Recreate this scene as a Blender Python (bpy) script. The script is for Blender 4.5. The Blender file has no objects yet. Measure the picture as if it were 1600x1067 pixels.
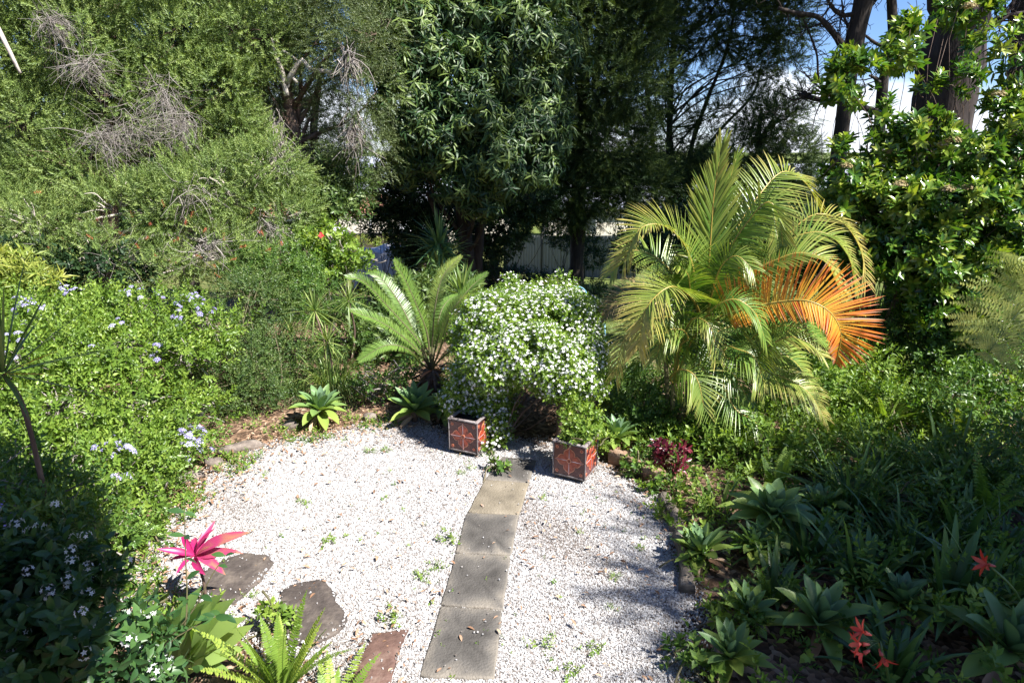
import bpy, math, numpy as np
from math import radians as R, sin, cos, pi
from mathutils import Vector

# ------------------------------------------------------------------ camera, sky, sun, exposure
scene = bpy.context.scene
COL = scene.collection
CAM_H, PITCH, FPX = 3.0, R(16.65), 1000.0
cam_data = bpy.data.cameras.new("camera")
cam_data.sensor_fit = 'HORIZONTAL'; cam_data.sensor_width = 36.0; cam_data.lens = FPX/1600*36
cam_data.clip_start = 0.05; cam_data.clip_end = 3000
cam = bpy.data.objects.new("camera", cam_data); COL.objects.link(cam)
cam.location = (0, 0, CAM_H); cam.rotation_euler = (pi/2-PITCH, 0, 0)
scene.camera = cam

SUN = np.array([.557, -.307, .77]); SUN /= np.linalg.norm(SUN)
sun_data = bpy.data.lights.new("sun", 'SUN'); sun_data.energy = 5.0; sun_data.angle = R(.5); sun_data.color = (1, .965, .91)
sun = bpy.data.objects.new("sun", sun_data); COL.objects.link(sun)
sun.rotation_euler = Vector(SUN).to_track_quat('Z', 'Y').to_euler(); sun.location = (6, -4, 12)

world = bpy.data.worlds.new("World"); scene.world = world; world.use_nodes = True
nt = world.node_tree; nt.nodes.clear()
def wn(t): return nt.nodes.new(t)
sky = wn('ShaderNodeTexSky'); sky.sky_type = 'NISHITA'; sky.sun_disc = False
sky.sun_elevation = math.asin(SUN[2]); sky.sun_rotation = math.atan2(SUN[0], SUN[1]); sky.air_density = 1.0; sky.dust_density = .15; sky.ozone_density = 3.5
tc = wn('ShaderNodeTexCoord'); mp = wn('ShaderNodeMapping'); mp.inputs['Scale'].default_value = (1, 1, 2.6)
nz = wn('ShaderNodeTexNoise'); nz.inputs['Scale'].default_value = 3.2; nz.inputs['Detail'].default_value = 7; nz.inputs['Roughness'].default_value = .55
sx = wn('ShaderNodeSeparateXYZ')
rm = wn('ShaderNodeMapRange'); rm.inputs[1].default_value = .02; rm.inputs[2].default_value = .16; rm.inputs[3].default_value = .13; rm.inputs[4].default_value = -.16
ad = wn('ShaderNodeMath'); ad.operation = 'ADD'
cr = wn('ShaderNodeMapRange'); cr.inputs[1].default_value = .48; cr.inputs[2].default_value = .70; cr.interpolation_type = 'SMOOTHSTEP'
mx = wn('ShaderNodeMix'); mx.data_type = 'RGBA'; mx.inputs[7].default_value = (8.6, 9.0, 9.8, 1)
bg = wn('ShaderNodeBackground'); bg.inputs['Strength'].default_value = .052
wo = wn('ShaderNodeOutputWorld'); L = nt.links.new
L(tc.outputs['Generated'], mp.inputs['Vector']); L(mp.outputs[0], nz.inputs['Vector']); L(tc.outputs['Generated'], sx.inputs[0])
L(sx.outputs['Z'], rm.inputs[0]); L(rm.outputs[0], ad.inputs[0]); L(nz.outputs[0], ad.inputs[1]); L(ad.outputs[0], cr.inputs[0])
tn = wn('ShaderNodeMix'); tn.data_type = 'RGBA'; tn.blend_type = 'MULTIPLY'; tn.inputs[0].default_value = 1; tn.inputs[7].default_value = (.80, .93, 1.22, 1); L(sky.outputs[0], tn.inputs[6])
L(cr.outputs[0], mx.inputs[0]); L(tn.outputs[2], mx.inputs[6]); L(mx.outputs[2], bg.inputs['Color']); L(bg.outputs[0], wo.inputs['Surface'])

scene.view_settings.view_transform = 'Standard'; scene.view_settings.look = 'None'
scene.view_settings.exposure = 1.55; scene.view_settings.gamma = 1; scene.view_settings.use_curve_mapping = False
scene.render.engine = 'CYCLES'
scene.cycles.max_bounces = 6; scene.cycles.diffuse_bounces = 3; scene.cycles.glossy_bounces = 2; scene.cycles.transmission_bounces = 4
scene.cycles.use_adaptive_sampling = True

# ------------------------------------------------------------------ terrain and unprojection
def hz(x, y):
    """terrain height: level garden, falling away beyond the arch"""
    y = np.asarray(y, float); x = np.asarray(x, float)
    t = np.clip((y-9.5)/24.0, 0, 1)
    return -3.0*(t*t*(3-2*t)*.35+t*.65) + .03*np.sin(x*1.3+.5)*np.sin(y*.9)*np.clip((np.abs(x+.3)-3)/2, 0, 1)
def ray(px, py):
    xc, yc = (px-800)/FPX, -(py-533.5)/FPX
    return np.array([xc, cos(PITCH)+yc*sin(PITCH), -sin(PITCH)+yc*cos(PITCH)])
def at(px, py, Y):
    d = ray(px, py); return np.array([0, 0, CAM_H])+d*(Y/d[1])
def gr(px, py, lift=0.0):
    d = ray(px, py); t = 3.0
    for _ in range(60):
        p = np.array([0, 0, CAM_H])+d*t
        t += (p[2]-lift-float(hz(p[0], p[1])))/max(.05, -d[2])*.7
    return np.array([0, 0, CAM_H])+d*t
def wpx(px, Y, py=600):      # metres per photo pixel at a depth
    d = ray(800, py); return Y/d[1]/FPX

# ------------------------------------------------------------------ mesh builder
def nrm(v): return v/np.maximum(np.linalg.norm(v, axis=-1, keepdims=True), 1e-9)
class MB:
    def __init__(s): s.V = []; s.T = []; s.L = []; s.S = []; s.M = []; s.n = 0
    def add(s, V, F, tint=.5, mat=0):
        V = np.asarray(V, float).reshape(-1, 3); n = len(V)
        s.V.append(V); s.T.append(np.broadcast_to(np.asarray(tint, float), (n,)))
        groups = F if isinstance(F, list) and len(F) and isinstance(F[0], np.ndarray) else None
        if groups is None:
            bysize = {}
            for f in F: bysize.setdefault(len(f), []).append(f)
            groups = [np.array(v) for v in bysize.values()]
        for g in groups:
            s.L.append((g+s.n).ravel()); s.S.append(np.full(len(g), g.shape[1])); s.M.append(np.broadcast_to(mat, (len(g),)))
        s.n += n; return s
    def inst(s, tpl, O, X, Y, Z, scale, tint, mat=0):
        """copies of a template (V, F arrays) placed with axes X, Y, Z"""
        V, F = tpl[0], tpl[1]; N = len(O)
        if N == 0: return s
        scale = np.broadcast_to(np.asarray(scale, float), (N,))
        W = (V[None, :, 0, None]*X[:, None]+V[None, :, 1, None]*Y[:, None]+V[None, :, 2, None]*Z[:, None])*scale[:, None, None]+O[:, None]
        off = np.arange(N)[:, None, None]*len(V)
        Fs = [(f[None]+off).reshape(-1, f.shape[1]) for f in F]
        tt = np.broadcast_to(np.asarray(tint, float), (N,))
        dt = tpl[2] if len(tpl) > 2 else 0
        tt = (tt[:, None]+np.broadcast_to(dt, (len(V),))[None]).ravel()
        return s.add(W.reshape(-1, 3), Fs, np.clip(tt, 0, 1), mat)
    def build(s, name, mats, parent=None, offset=None, smooth=True, link=True):
        me = bpy.data.meshes.new(name)
        V = np.concatenate(s.V) if s.V else np.zeros((0, 3)); V = V.copy()
        if offset is not None: V -= np.asarray(offset, float)
        Lv = np.concatenate(s.L).astype(np.int32); S = np.concatenate(s.S).astype(np.int32); M = np.concatenate(s.M).astype(np.int32)
        me.vertices.add(len(V)); me.vertices.foreach_set('co', V.astype(np.float32).ravel())
        me.loops.add(len(Lv)); me.loops.foreach_set('vertex_index', Lv)
        me.polygons.add(len(S)); st = np.zeros(len(S), np.int32); st[1:] = np.cumsum(S)[:-1]
        me.polygons.foreach_set('loop_start', st); me.polygons.foreach_set('material_index', M)
        me.polygons.foreach_set('use_smooth', np.full(len(S), smooth))
        a = me.attributes.new('tint', 'FLOAT', 'POINT'); a.data.foreach_set('value', np.concatenate(s.T).astype(np.float32))
        for m in (mats if isinstance(mats, (list, tuple)) else [mats]): me.materials.append(m)
        me.update(calc_edges=True)
        o = bpy.data.objects.new(name, me)
        if link: COL.objects.link(o)
        if parent is not None: o.parent = parent
        return o
def thing(name, label, cat, loc=(0, 0, 0), group=None, rz=0):
    o = bpy.data.objects.new(name, None); COL.objects.link(o); o.empty_display_size = .1
    o.location = tuple(float(v) for v in loc); o.rotation_euler = (0, 0, rz)
    return tag(o, label, cat, group)
def tag(o, label, cat, group=None):
    o['label'] = label; o['category'] = cat
    if group: o['group'] = group
    return o
def setting(o): o['kind'] = 'structure'; return o
def stuff(o, label=None, cat=None):
    o['kind'] = 'stuff'
    if label: o['label'] = label
    if cat: o['category'] = cat
    return o
def copy_thing(root, loc, rz=0, scale=1.0, label=None, group=None):
    c = root.copy(); COL.objects.link(c); c.location = tuple(float(v) for v in loc); c.rotation_euler = (0, 0, rz); c.scale = (scale,)*3
    if label: c['label'] = label
    if group: c['group'] = group
    for ch in root.children:
        d = ch.copy(); COL.objects.link(d); d.parent = c
        for g in ch.children:
            e = g.copy(); COL.objects.link(e); e.parent = d
    return c

def box(mb, c, s, rz=0, tint=.5, mat=0, bev=0.0):
    x, y, z = s[0]/2, s[1]/2, s[2]/2
    if bev > 0:
        b = min(bev, x*.9, y*.9, z*.9); V = []; F = []
        pts = []
        for sz in (-1, 1):
            for k, (ax, ay) in enumerate(((-1, -1), (1, -1), (1, 1), (-1, 1))): pts.append((ax, ay, sz))
        V = []
        for (ax, ay, az) in pts:
            V += [(ax*x, ay*(y-b), az*(z-b)), (ax*(x-b), ay*y, az*(z-b)), (ax*(x-b), ay*(y-b), az*z)]
        I = lambda k, j: k*3+j
        F = [[I(0,2),I(3,2),I(2,2),I(1,2)], [I(4,2),I(5,2),I(6,2),I(7,2)]]
        ring = [(0,1),(1,2),(2,3),(3,0)]
        for n, (a, bb) in enumerate(ring):
            j = 1 if n % 2 == 0 else 0
            F.append([I(a,j),I(bb,j),I(bb+4,j),I(a+4,j)])
            F.append([I(a,2),I(bb,2),I(bb,j),I(a,j)]); F.append([I(a+4,j),I(bb+4,j),I(bb+4,2),I(a+4,2)])
        for a in range(4):
            j0, j1 = (0, 1)
            if a in (0, 2): F.append([I(a,0),I(a,1),I(a+4,1),I(a+4,0)])
            else: F.append([I(a,1),I(a,0),I(a+4,0),I(a+4,1)])
            F.append([I(a,0),I(a,2),I(a,1)]); F.append([I(a+4,0),I(a+4,1),I(a+4,2)])
        V = np.array(V, float)
    else:
        V = np.array([(a*x, b*y, c_*z) for c_ in (-1, 1) for a, b in ((-1,-1),(1,-1),(1,1),(-1,1))], float)
        F = [[0,3,2,1],[4,5,6,7],[0,1,5,4],[1,2,6,5],[2,3,7,6],[3,0,4,7]]
    cr_, sr = cos(rz), sin(rz)
    V = np.stack([V[:, 0]*cr_-V[:, 1]*sr, V[:, 0]*sr+V[:, 1]*cr_, V[:, 2]], 1)+np.asarray(c, float)
    return mb.add(V, F, tint, mat)

def tubes(mb, pts, rad, sides=5, tint=.5, mat=0, cap=True):
    """pts (N,K,3) centre lines, rad (N,K)"""
    pts = np.asarray(pts, float)
    if pts.ndim == 2: pts = pts[None]
    N, K, _ = pts.shape; rad = np.broadcast_to(np.asarray(rad, float), (N, K))
    T = np.gradient(pts, axis=1); T = nrm(T)
    ref = np.where(np.abs(T[..., 2:3]) > .9, np.array([1., 0, 0]), np.array([0, 0, 1.]))
    ref = np.broadcast_to(ref[:, K//2:K//2+1], T.shape)
    A = nrm(np.cross(T, ref)); B = np.cross(T, A)
    an = np.arange(sides)*2*pi/sides
    V = pts[:, :, None]+rad[:, :, None, None]*(A[:, :, None]*np.cos(an)[:, None]+B[:, :, None]*np.sin(an)[:, None])
    base = (np.arange(N)[:, None, None]*K+np.arange(K-1)[None, :, None])*sides
    j = np.arange(sides)[None, None]; j2 = (j+1) % sides
    Q = np.stack([base+j, base+sides+j, base+sides+j2, base+j2], -1).reshape(-1, 4)
    Fs = [Q]
    if cap:
        e = np.arange(N)[:, None]*K*sides
        Fs += [e+np.arange(sides)[None], e+(K-1)*sides+np.arange(sides)[None, ::-1]]
    tint = np.asarray(tint, float)
    if tint.ndim == 1: tint = np.repeat(tint, K*sides)
    return mb.add(V.reshape(-1, 3), Fs, tint, mat)

def spline(P, n=24):
    P = np.asarray(P, float); Q = np.vstack([2*P[0]-P[1], P, 2*P[-1]-P[-2]]); out = []
    m = len(P)-1
    for u in np.linspace(0, m, n):
        i = min(int(u), m-1); t = u-i; a, b, c, d = Q[i:i+4]
        out.append(.5*((2*b)+(-a+c)*t+(2*a-5*b+4*c-d)*t*t+(-a+3*b-3*c+d)*t**3))
    return np.array(out)

def blades(mb, O, D, Ln, W, droop, segs=4, side=None, tint=.5, mat=0, fold=.25, taper=(.55, .45), twist=0.0, dt=0.0):
    """strap leaves: origin O, direction D, length Ln, width W, droop (fraction of length)"""
    O = np.asarray(O, float); D = nrm(np.asarray(D, float)); N = len(O)
    Ln = np.broadcast_to(np.asarray(Ln, float), (N,)); W = np.broadcast_to(np.asarray(W, float), (N,)); droop = np.broadcast_to(np.asarray(droop, float), (N,))
    t = np.linspace(0, 1, segs+1)
    C = O[:, None]+D[:, None]*(Ln[:, None]*t)[..., None]
    C[..., 2] -= (droop*Ln)[:, None]*t**2
    T = nrm(np.gradient(C, axis=1))
    if side is None:
        side = np.cross(D, np.array([0, 0, 1.])); bad = np.linalg.norm(side, axis=1) < .15
        side[bad] = np.array([1., 0, 0]); side = nrm(side)
    S = nrm(side[:, None]-T*(side[:, None]*T).sum(-1, keepdims=True)); Nn = np.cross(S, T)
    Nn = Nn*np.where(Nn[..., 2:3] < 0, -1, 1) if twist == 0 else Nn
    w = np.where(t < taper[0], taper[1]+(1-taper[1])*np.sin(t/taper[0]*pi/2), np.cos((t-taper[0])/(1-taper[0])*pi/2)**.8)
    w = np.maximum(w, .02)
    hw = (W[:, None]*w/2)[..., None]
    V = np.stack([C-S*hw+Nn*hw*fold*2, C, C+S*hw+Nn*hw*fold*2], 2)
    K = segs+1; b = (np.arange(N)[:, None, None]*K+np.arange(segs)[None, :, None])*3; j = np.arange(2)[None, None]
    Q = np.stack([b+j, b+j+1, b+3+j+1, b+3+j], -1).reshape(-1, 4)
    tt = np.broadcast_to(np.asarray(tint, float), (N,))[:, None, None]+dt*t[None, :, None]+np.zeros((1, 1, 3))
    return mb.add(V.reshape(-1, 3), [Q], np.clip(tt, 0, 1).ravel(), mat)

# leaf templates (axis +Y, normal +Z)
def leaf2(w=.4, h=.12):
    return np.array([(0, 0, 0), (-w/2, .45, h*w), (0, 1, -.06), (w/2, .45, h*w)], float), [np.array([(0, 2, 1), (0, 3, 2)])]
def leafn(w=.35, segs=3, droop=.15, fold=.25, peak=.45):
    t = np.linspace(0, 1, segs+1); V = []
    for u in t:
        ww = (np.sin(np.clip(u/peak, 0, 1)*pi/2) if u < peak else np.cos((u-peak)/(1-peak)*pi/2)**.75)*w/2
        if u == 0: ww = w*.06
        z = -droop*u*u
        V += [(-ww, u, z+ww*fold), (0, u, z), (ww, u, z+ww*fold)]
    Q = []
    for i in range(segs):
        for j in (0, 1): a = i*3+j; Q.append((a, a+1, a+4, a+3))
    return np.array(V), [np.array(Q)]
def join(parts):
    """parts: list of (tpl, origin, ydir, zdir, scale, dtint)"""
    Vs, Fs, Ts, n = [], {}, [], 0
    for tpl, o, y, z, s, dt in parts:
        y = nrm(np.asarray(y, float)); z = np.asarray(z, float); x = nrm(np.cross(y, z)); z = np.cross(x, y)
        V = tpl[0]; W = (V[:, :1]*x+V[:, 1:2]*y+V[:, 2:]*z)*s+np.asarray(o, float)
        Vs.append(W); Ts.append(np.full(len(W), dt))
        for f in tpl[1]: Fs.setdefault(f.shape[1], []).append(f+n)
        n += len(W)
    return np.concatenate(Vs), [np.concatenate(v) for v in Fs.values()], np.concatenate(Ts)
def sprig(rng, n=12, length=.2, ll=.05, lw=.4, ang=55, opposite=False, dt=.12, tpl=None, jitter=.2, droop=0):
    tp = tpl or leaf2(lw); P = []
    for i in range(n):
        k = i//2 if opposite else i; m = n//2 if opposite else n
        t = .12+.88*k/max(1, m-1); az = (k*pi/2+(i % 2)*pi) if opposite else i*2.4
        az += rng.normal()*jitter; a = R(ang)*(1.12-.5*t)+rng.normal()*jitter*.5
        y = np.array([sin(a)*cos(az), cos(a), sin(a)*sin(az)]); z = np.array([-cos(a)*cos(az), sin(a), -cos(a)*sin(az)])
        P.append((tp, (0, t*length, 0), y, z, ll*rng.uniform(.75, 1.15)*(1.08-.35*t), rng.normal()*dt*.5+dt*(t-.5)))
    return join(P)
def frames(D, rng, up=None):
    """random roll frames around direction D"""
    D = nrm(D); N = len(D); r = rng.normal(size=(N, 3)) if up is None else up+rng.normal(size=(N, 3))*.25
    X = nrm(np.cross(D, r)); Z = np.cross(X, D); return X, D, Z
def unit(rng, n): return nrm(rng.normal(size=(n, 3)))

def crown(rng, clumps, dens, rsub, nper, inner=.6, back=.5, up=.25, sq=.8):
    """lumpy crown: sub-clumps near the surface of each ellipsoid, then points round each sub-clump. Returns points, outward dirs"""
    PP, NN = [], []
    for c, r in clumps:
        r = np.asarray(r, float)*np.ones(3); area = 4*pi*(r.prod()**(2/3)); ns = max(3, int(area*dens))
        u = unit(rng, ns); keep = (u[:, 1] < .35) | (rng.random(ns) < back); u = u[keep]; ns = len(u)
        S = np.asarray(c)+u*r*rng.uniform(inner, 1.0, (ns, 1))
        v = nrm(unit(rng, ns*nper).reshape(ns, nper, 3)+.45*u[:, None])
        rs = rsub*rng.uniform(.6, 1.35, (ns, 1, 1))
        p = S[:, None]+v*rs*rng.uniform(.35, 1, (ns, nper, 1))*np.array([1, 1, sq])
        PP.append(p.reshape(-1, 3)); NN.append((v*.7+u[:, None]*.5+np.array([0, 0, up])).reshape(-1, 3))
    P = np.concatenate(PP); Nn = nrm(np.concatenate(NN)); ok = P[:, 2] > hz(P[:, 0], P[:, 1])+.02
    return P[ok], Nn[ok]

# ------------------------------------------------------------------ materials
def mat_new(name):
    m = bpy.data.materials.new(name); m.use_nodes = True; t = m.node_tree; t.nodes.clear()
    out = t.nodes.new('ShaderNodeOutputMaterial'); return m, t, out
def ramp(t, stops):
    r = t.nodes.new('ShaderNodeValToRGB'); e = r.color_ramp.elements
    while len(e) < len(stops): e.new(.5)
    for k, (p, c) in enumerate(stops): e[k].position = p; e[k].color = (*c, 1)
    return r
def leaf_mat(name, cols, rough=.42, trans=.35, spec=.5, tcol=(1.25, 1.25, .45), gain=1.36):
    if trans: cols = [tuple(min(.85, v*gain) for v in c) for c in cols]
    m, t, out = mat_new(name); n = t.nodes.new; l = t.links.new
    a = n('ShaderNodeAttribute'); a.attribute_name = 'tint'
    r = ramp(t, [(i/(len(cols)-1), c) for i, c in enumerate(cols)]); l(a.outputs['Fac'], r.inputs[0])
    p = n('ShaderNodeBsdfPrincipled'); p.inputs['Roughness'].default_value = rough; p.inputs['Specular IOR Level'].default_value = spec
    l(r.outputs[0], p.inputs['Base Color'])
    tr = n('ShaderNodeBsdfTranslucent'); mm = n('ShaderNodeMix'); mm.data_type = 'RGBA'; mm.blend_type = 'MULTIPLY'; mm.inputs[0].default_value = 1
    mm.inputs[7].default_value = (*tcol, 1); l(r.outputs[0], mm.inputs[6]); l(mm.outputs[2], tr.inputs['Color'])
    ms = n('ShaderNodeMixShader'); ms.inputs[0].default_value = trans; l(p.outputs[0], ms.inputs[1]); l(tr.outputs[0], ms.inputs[2]); l(ms.outputs[0], out.inputs['Surface'])
    return m
def rough_mat(name, cols, scale=8, rough=.85, bump=.4, stretch=(1, 1, 1), detail=6, spec=.3, tintmix=0.0, metallic=0, bscale=None):
    m, t, out = mat_new(name); n = t.nodes.new; l = t.links.new
    tc = n('ShaderNodeTexCoord'); mp = n('ShaderNodeMapping'); mp.inputs['Scale'].default_value = stretch; l(tc.outputs['Object'], mp.inputs[0])
    nz = n('ShaderNodeTexNoise'); nz.inputs['Scale'].default_value = scale; nz.inputs['Detail'].default_value = detail; nz.inputs['Roughness'].default_value = .65; l(mp.outputs[0], nz.inputs['Vector'])
    lo, hi = .28, .72
    r = ramp(t, [(lo+(hi-lo)*i/(len(cols)-1), c) for i, c in enumerate(cols)])
    if tintmix:
        a = n('ShaderNodeAttribute'); a.attribute_name = 'tint'; mm = n('ShaderNodeMix'); mm.inputs[0].default_value = tintmix
        l(nz.outputs[0], mm.inputs[2]); l(a.outputs['Fac'], mm.inputs[3]); l(mm.outputs[0], r.inputs[0])
    else: l(nz.outputs[0], r.inputs[0])
    p = n('ShaderNodeBsdfPrincipled'); p.inputs['Roughness'].default_value = rough; p.inputs['Specular IOR Level'].default_value = spec; p.inputs['Metallic'].default_value = metallic
    l(r.outputs[0], p.inputs['Base Color'])
    if bump:
        b = n('ShaderNodeBump'); b.inputs['Strength'].default_value = bump; b.inputs['Distance'].default_value = .02
        n2 = n('ShaderNodeTexNoise'); n2.inputs['Scale'].default_value = bscale or scale*3; n2.inputs['Detail'].default_value = 5; l(mp.outputs[0], n2.inputs['Vector'])
        l(n2.outputs[0], b.inputs['Height']); l(b.outputs[0], p.inputs['Normal'])
    l(p.outputs[0], out.inputs['Surface']); return m
def plain(name, col, rough=.5, spec=.5, metallic=0, var=.06):
    c0 = tuple(max(0, v*(1-var)) for v in col); c1 = tuple(min(1, v*(1+var)) for v in col)
    return rough_mat(name, [c0, c1], scale=14, rough=rough, bump=0, spec=spec, metallic=metallic)
# ------------------------------------------------------------------ materials used
M = {}
M['gravel'] = leaf_mat('white crushed stone', [(.10, .075, .058), (.25, .225, .21), (.42, .41, .405), (.50, .495, .495)], rough=.8, trans=0, spec=.3)
M['paver_grey'] = rough_mat('grey concrete paver', [(.046, .042, .038), (.096, .088, .079), (.195, .172, .142)], scale=5, bump=.5, bscale=60, tintmix=.5)
M['paver_tan'] = rough_mat('tan concrete paver', [(.11, .093, .068), (.175, .148, .108), (.24, .205, .155)], scale=6, bump=.5, bscale=60, tintmix=.2)
M['slate'] = rough_mat('dark flagstone', [(.036, .029, .026), (.07, .057, .05), (.14, .115, .095)], scale=7, bump=.6, bscale=25, rough=.7)
M['slate_red'] = rough_mat('red brown flagstone', [(.06, .035, .028), (.12, .07, .055), (.20, .14, .11)], scale=7, bump=.6, bscale=25, rough=.7)
M['rock'] = rough_mat('weathered edging rock', [(.06, .05, .045), (.16, .13, .11), (.28, .24, .2)], scale=9, bump=.9)
M['brick'] = rough_mat('old brick', [(.12, .075, .05), (.24, .15, .10), (.33, .25, .18)], scale=12, bump=.8)
M['timber'] = rough_mat('weathered timber', [(.06, .05, .042), (.15, .125, .10), (.24, .21, .18)], scale=6, stretch=(1, 1, 9), bump=.8)
M['bark_dark'] = rough_mat('dark bark', [(.012, .010, .009), (.035, .027, .022), (.07, .055, .045)], scale=9, stretch=(1, 1, .25), bump=1.0)
M['bark_brown'] = rough_mat('brown bark', [(.05, .033, .024), (.12, .08, .06), (.2, .15, .12)], scale=9, stretch=(1, 1, .3), bump=.9)
M['bark_red'] = rough_mat('dark red brown bark of the big trunk', [(.012, .009, .008), (.032, .023, .020), (.065, .050, .044)], scale=6, stretch=(1, 1, .22), bump=1.0)
M['bark_pale'] = rough_mat('pale papery bark', [(.22, .18, .15), (.42, .37, .32), (.55, .5, .45)], scale=8, stretch=(1, 1, .4), bump=.9)
M['twig'] = leaf_mat('dead grey twigs', [(.10, .085, .07), (.24, .21, .19), (.36, .33, .30)], rough=.9, trans=0, spec=.2)
M['cane'] = rough_mat('ringed palm cane', [(.08, .085, .03), (.17, .15, .07), (.26, .21, .12)], scale=7, stretch=(1, 1, 3), bump=.3)
M['stem'] = leaf_mat('plant stem', [(.05, .05, .02), (.10, .09, .04), (.16, .12, .08)], rough=.7, trans=0)
M['bottlebrush'] = leaf_mat('bottlebrush leaves', [(.048, .08, .02), (.12, .178, .043), (.215, .27, .08)], rough=.5, trans=.3)
M['melaleuca'] = leaf_mat('grey green fine leaves', [(.035, .055, .02), (.09, .125, .045), (.15, .18, .075)], rough=.5, trans=.3)
M['mango'] = leaf_mat('dark glossy hanging leaves', [(.012, .032, .011), (.028, .062, .018), (.125, .175, .04)], rough=.46, trans=.25, spec=.45)
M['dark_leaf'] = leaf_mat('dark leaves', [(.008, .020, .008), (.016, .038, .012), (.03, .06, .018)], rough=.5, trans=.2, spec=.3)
M['conifer'] = leaf_mat('dark fuzzy needle leaves', [(.012, .026, .010), (.03, .055, .016), (.085, .12, .025)], rough=.6, trans=.2, spec=.25)
M['lime'] = leaf_mat('lime green hedge leaves', [(.055, .10, .018), (.12, .20, .028), (.21, .28, .05)], rough=.42, trans=.38)
M['lime_pale'] = leaf_mat('pale yellow green leaves', [(.09, .14, .028), (.17, .215, .04), (.27, .28, .06)], rough=.42, trans=.4)
M['mid_green'] = leaf_mat('mid green leaves', [(.03, .07, .014), (.065, .13, .025), (.13, .20, .035)], rough=.4, trans=.33)
M['fine_green'] = leaf_mat('fine olive leaves', [(.025, .055, .016), (.06, .105, .025), (.11, .15, .04)], rough=.45, trans=.3)
M['glossy'] = leaf_mat('glossy evergreen leaves', [(.018, .055, .010), (.055, .125, .018), (.15, .22, .03), (.25, .27, .05)], rough=.24, trans=.3, spec=.6)
M['ground_leaf'] = leaf_mat('ground cover leaves', [(.035, .08, .013), (.095, .17, .025), (.19, .26, .042)], rough=.48, trans=.38, spec=.35)
M['jasmine'] = leaf_mat('jasmine leaves', [(.05, .10, .014), (.115, .19, .024), (.20, .28, .045)], rough=.35, trans=.35)
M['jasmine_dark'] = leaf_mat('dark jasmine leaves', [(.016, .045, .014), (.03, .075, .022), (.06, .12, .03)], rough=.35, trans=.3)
M['white_petal'] = leaf_mat('white petals', [(.66, .66, .56), (.80, .80, .76), (.84, .84, .82)], rough=.6, trans=.3, spec=.2, tcol=(1, 1, .95))
M['lilac_petal'] = leaf_mat('lilac petals', [(.22, .19, .44), (.34, .31, .56), (.46, .44, .62)], rough=.6, trans=.3, spec=.2, tcol=(1, 1, 1))
M['violet_petal'] = leaf_mat('violet petals', [(.15, .12, .42), (.26, .22, .6), (.42, .38, .75)], rough=.6, trans=.3, spec=.2, tcol=(1, 1, 1))
M['red_bloom'] = leaf_mat('red brush blooms', [(.22, .04, .02), (.42, .08, .04), (.5, .2, .12)], rough=.7, trans=.2, spec=.2, tcol=(1, .8, .8))
M['hibiscus'] = leaf_mat('hibiscus petals', [(.5, .03, .04), (.7, .06, .06), (.78, .15, .12)], rough=.5, trans=.3, tcol=(1, .7, .7))
M['amaryllis'] = leaf_mat('orange red trumpet petals', [(.34, .02, .014), (.46, .035, .02), (.52, .13, .10)], rough=.45, trans=.3, tcol=(1, .7, .7))
M['brown_head'] = leaf_mat('brownish cream flower heads', [(.14, .11, .04), (.24, .18, .08), (.30, .26, .13)], rough=.8, trans=.2, tcol=(1, 1, 1))
M['agave'] = leaf_mat('soft agave leaves', [(.11, .175, .115), (.10, .175, .065), (.15, .215, .045), (.20, .25, .05)], rough=.42, trans=.22, spec=.4)
M['cycad'] = leaf_mat('stiff glossy cycad leaflets', [(.045, .09, .02), (.095, .16, .03), (.20, .24, .05)], rough=.30, trans=.2, spec=.6)
M['palm'] = leaf_mat('palm leaflets', [(.028, .075, .014), (.07, .145, .022), (.17, .215, .04), (.33, .27, .08)], rough=.32, trans=.3, spec=.5)
M['palm_orange'] = leaf_mat('orange dying palm leaflets', [(.46, .33, .04), (.58, .27, .022), (.56, .13, .02), (.46, .32, .22)], rough=.45, trans=.35, tcol=(1, .9, .6))
M['palm_brown'] = leaf_mat('dry brown palm leaflets', [(.10, .07, .03), (.20, .14, .06), (.30, .22, .11)], rough=.5, trans=.25, tcol=(1, .9, .6))
M['rachis'] = leaf_mat('yellow palm stalk', [(.16, .17, .03), (.34, .25, .05), (.45, .26, .05)], rough=.4, trans=.0)
M['strap'] = leaf_mat('strappy leaves', [(.04, .085, .02), (.09, .15, .035), (.2, .24, .07)], rough=.36, trans=.3)
M['strap_shaded'] = leaf_mat('strappy leaves in shade tone', [(.024, .06, .018), (.05, .105, .026), (.10, .17, .042)], rough=.4, trans=.25)  # darker copy of the strap leaf colour for clumps in shade
M['yucca'] = leaf_mat('yucca blades', [(.05, .12, .05), (.10, .20, .075), (.20, .30, .10)], rough=.35, trans=.15)
M['fern'] = leaf_mat('bright fern fronds', [(.08, .15, .025), (.15, .23, .035), (.26, .31, .06)], rough=.45, trans=.4)
M['tree_fern'] = leaf_mat('olive tree fern fronds', [(.11, .15, .03), (.20, .24, .045), (.32, .31, .07)], rough=.45, trans=.35)
M['pink'] = leaf_mat('magenta cordyline leaves', [(.28, .012, .07), (.36, .02, .12), (.36, .05, .12), (.32, .20, .08)], rough=.35, trans=.3, tcol=(1, .6, .8))
M['maroon'] = leaf_mat('maroon leaves', [(.025, .004, .007), (.065, .007, .016), (.13, .018, .03)], rough=.3, trans=.25, tcol=(1.2, .6, .7))
M['broad'] = leaf_mat('broad pale green leaves', [(.07, .14, .035), (.14, .23, .06), (.24, .32, .09)], rough=.36, trans=.4)
M['litter'] = leaf_mat('fallen dry leaves', [(.07, .04, .024), (.17, .095, .055), (.28, .18, .12), (.34, .26, .18)], rough=.7, trans=.1, spec=.3, tcol=(1, 1, .7))
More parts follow.
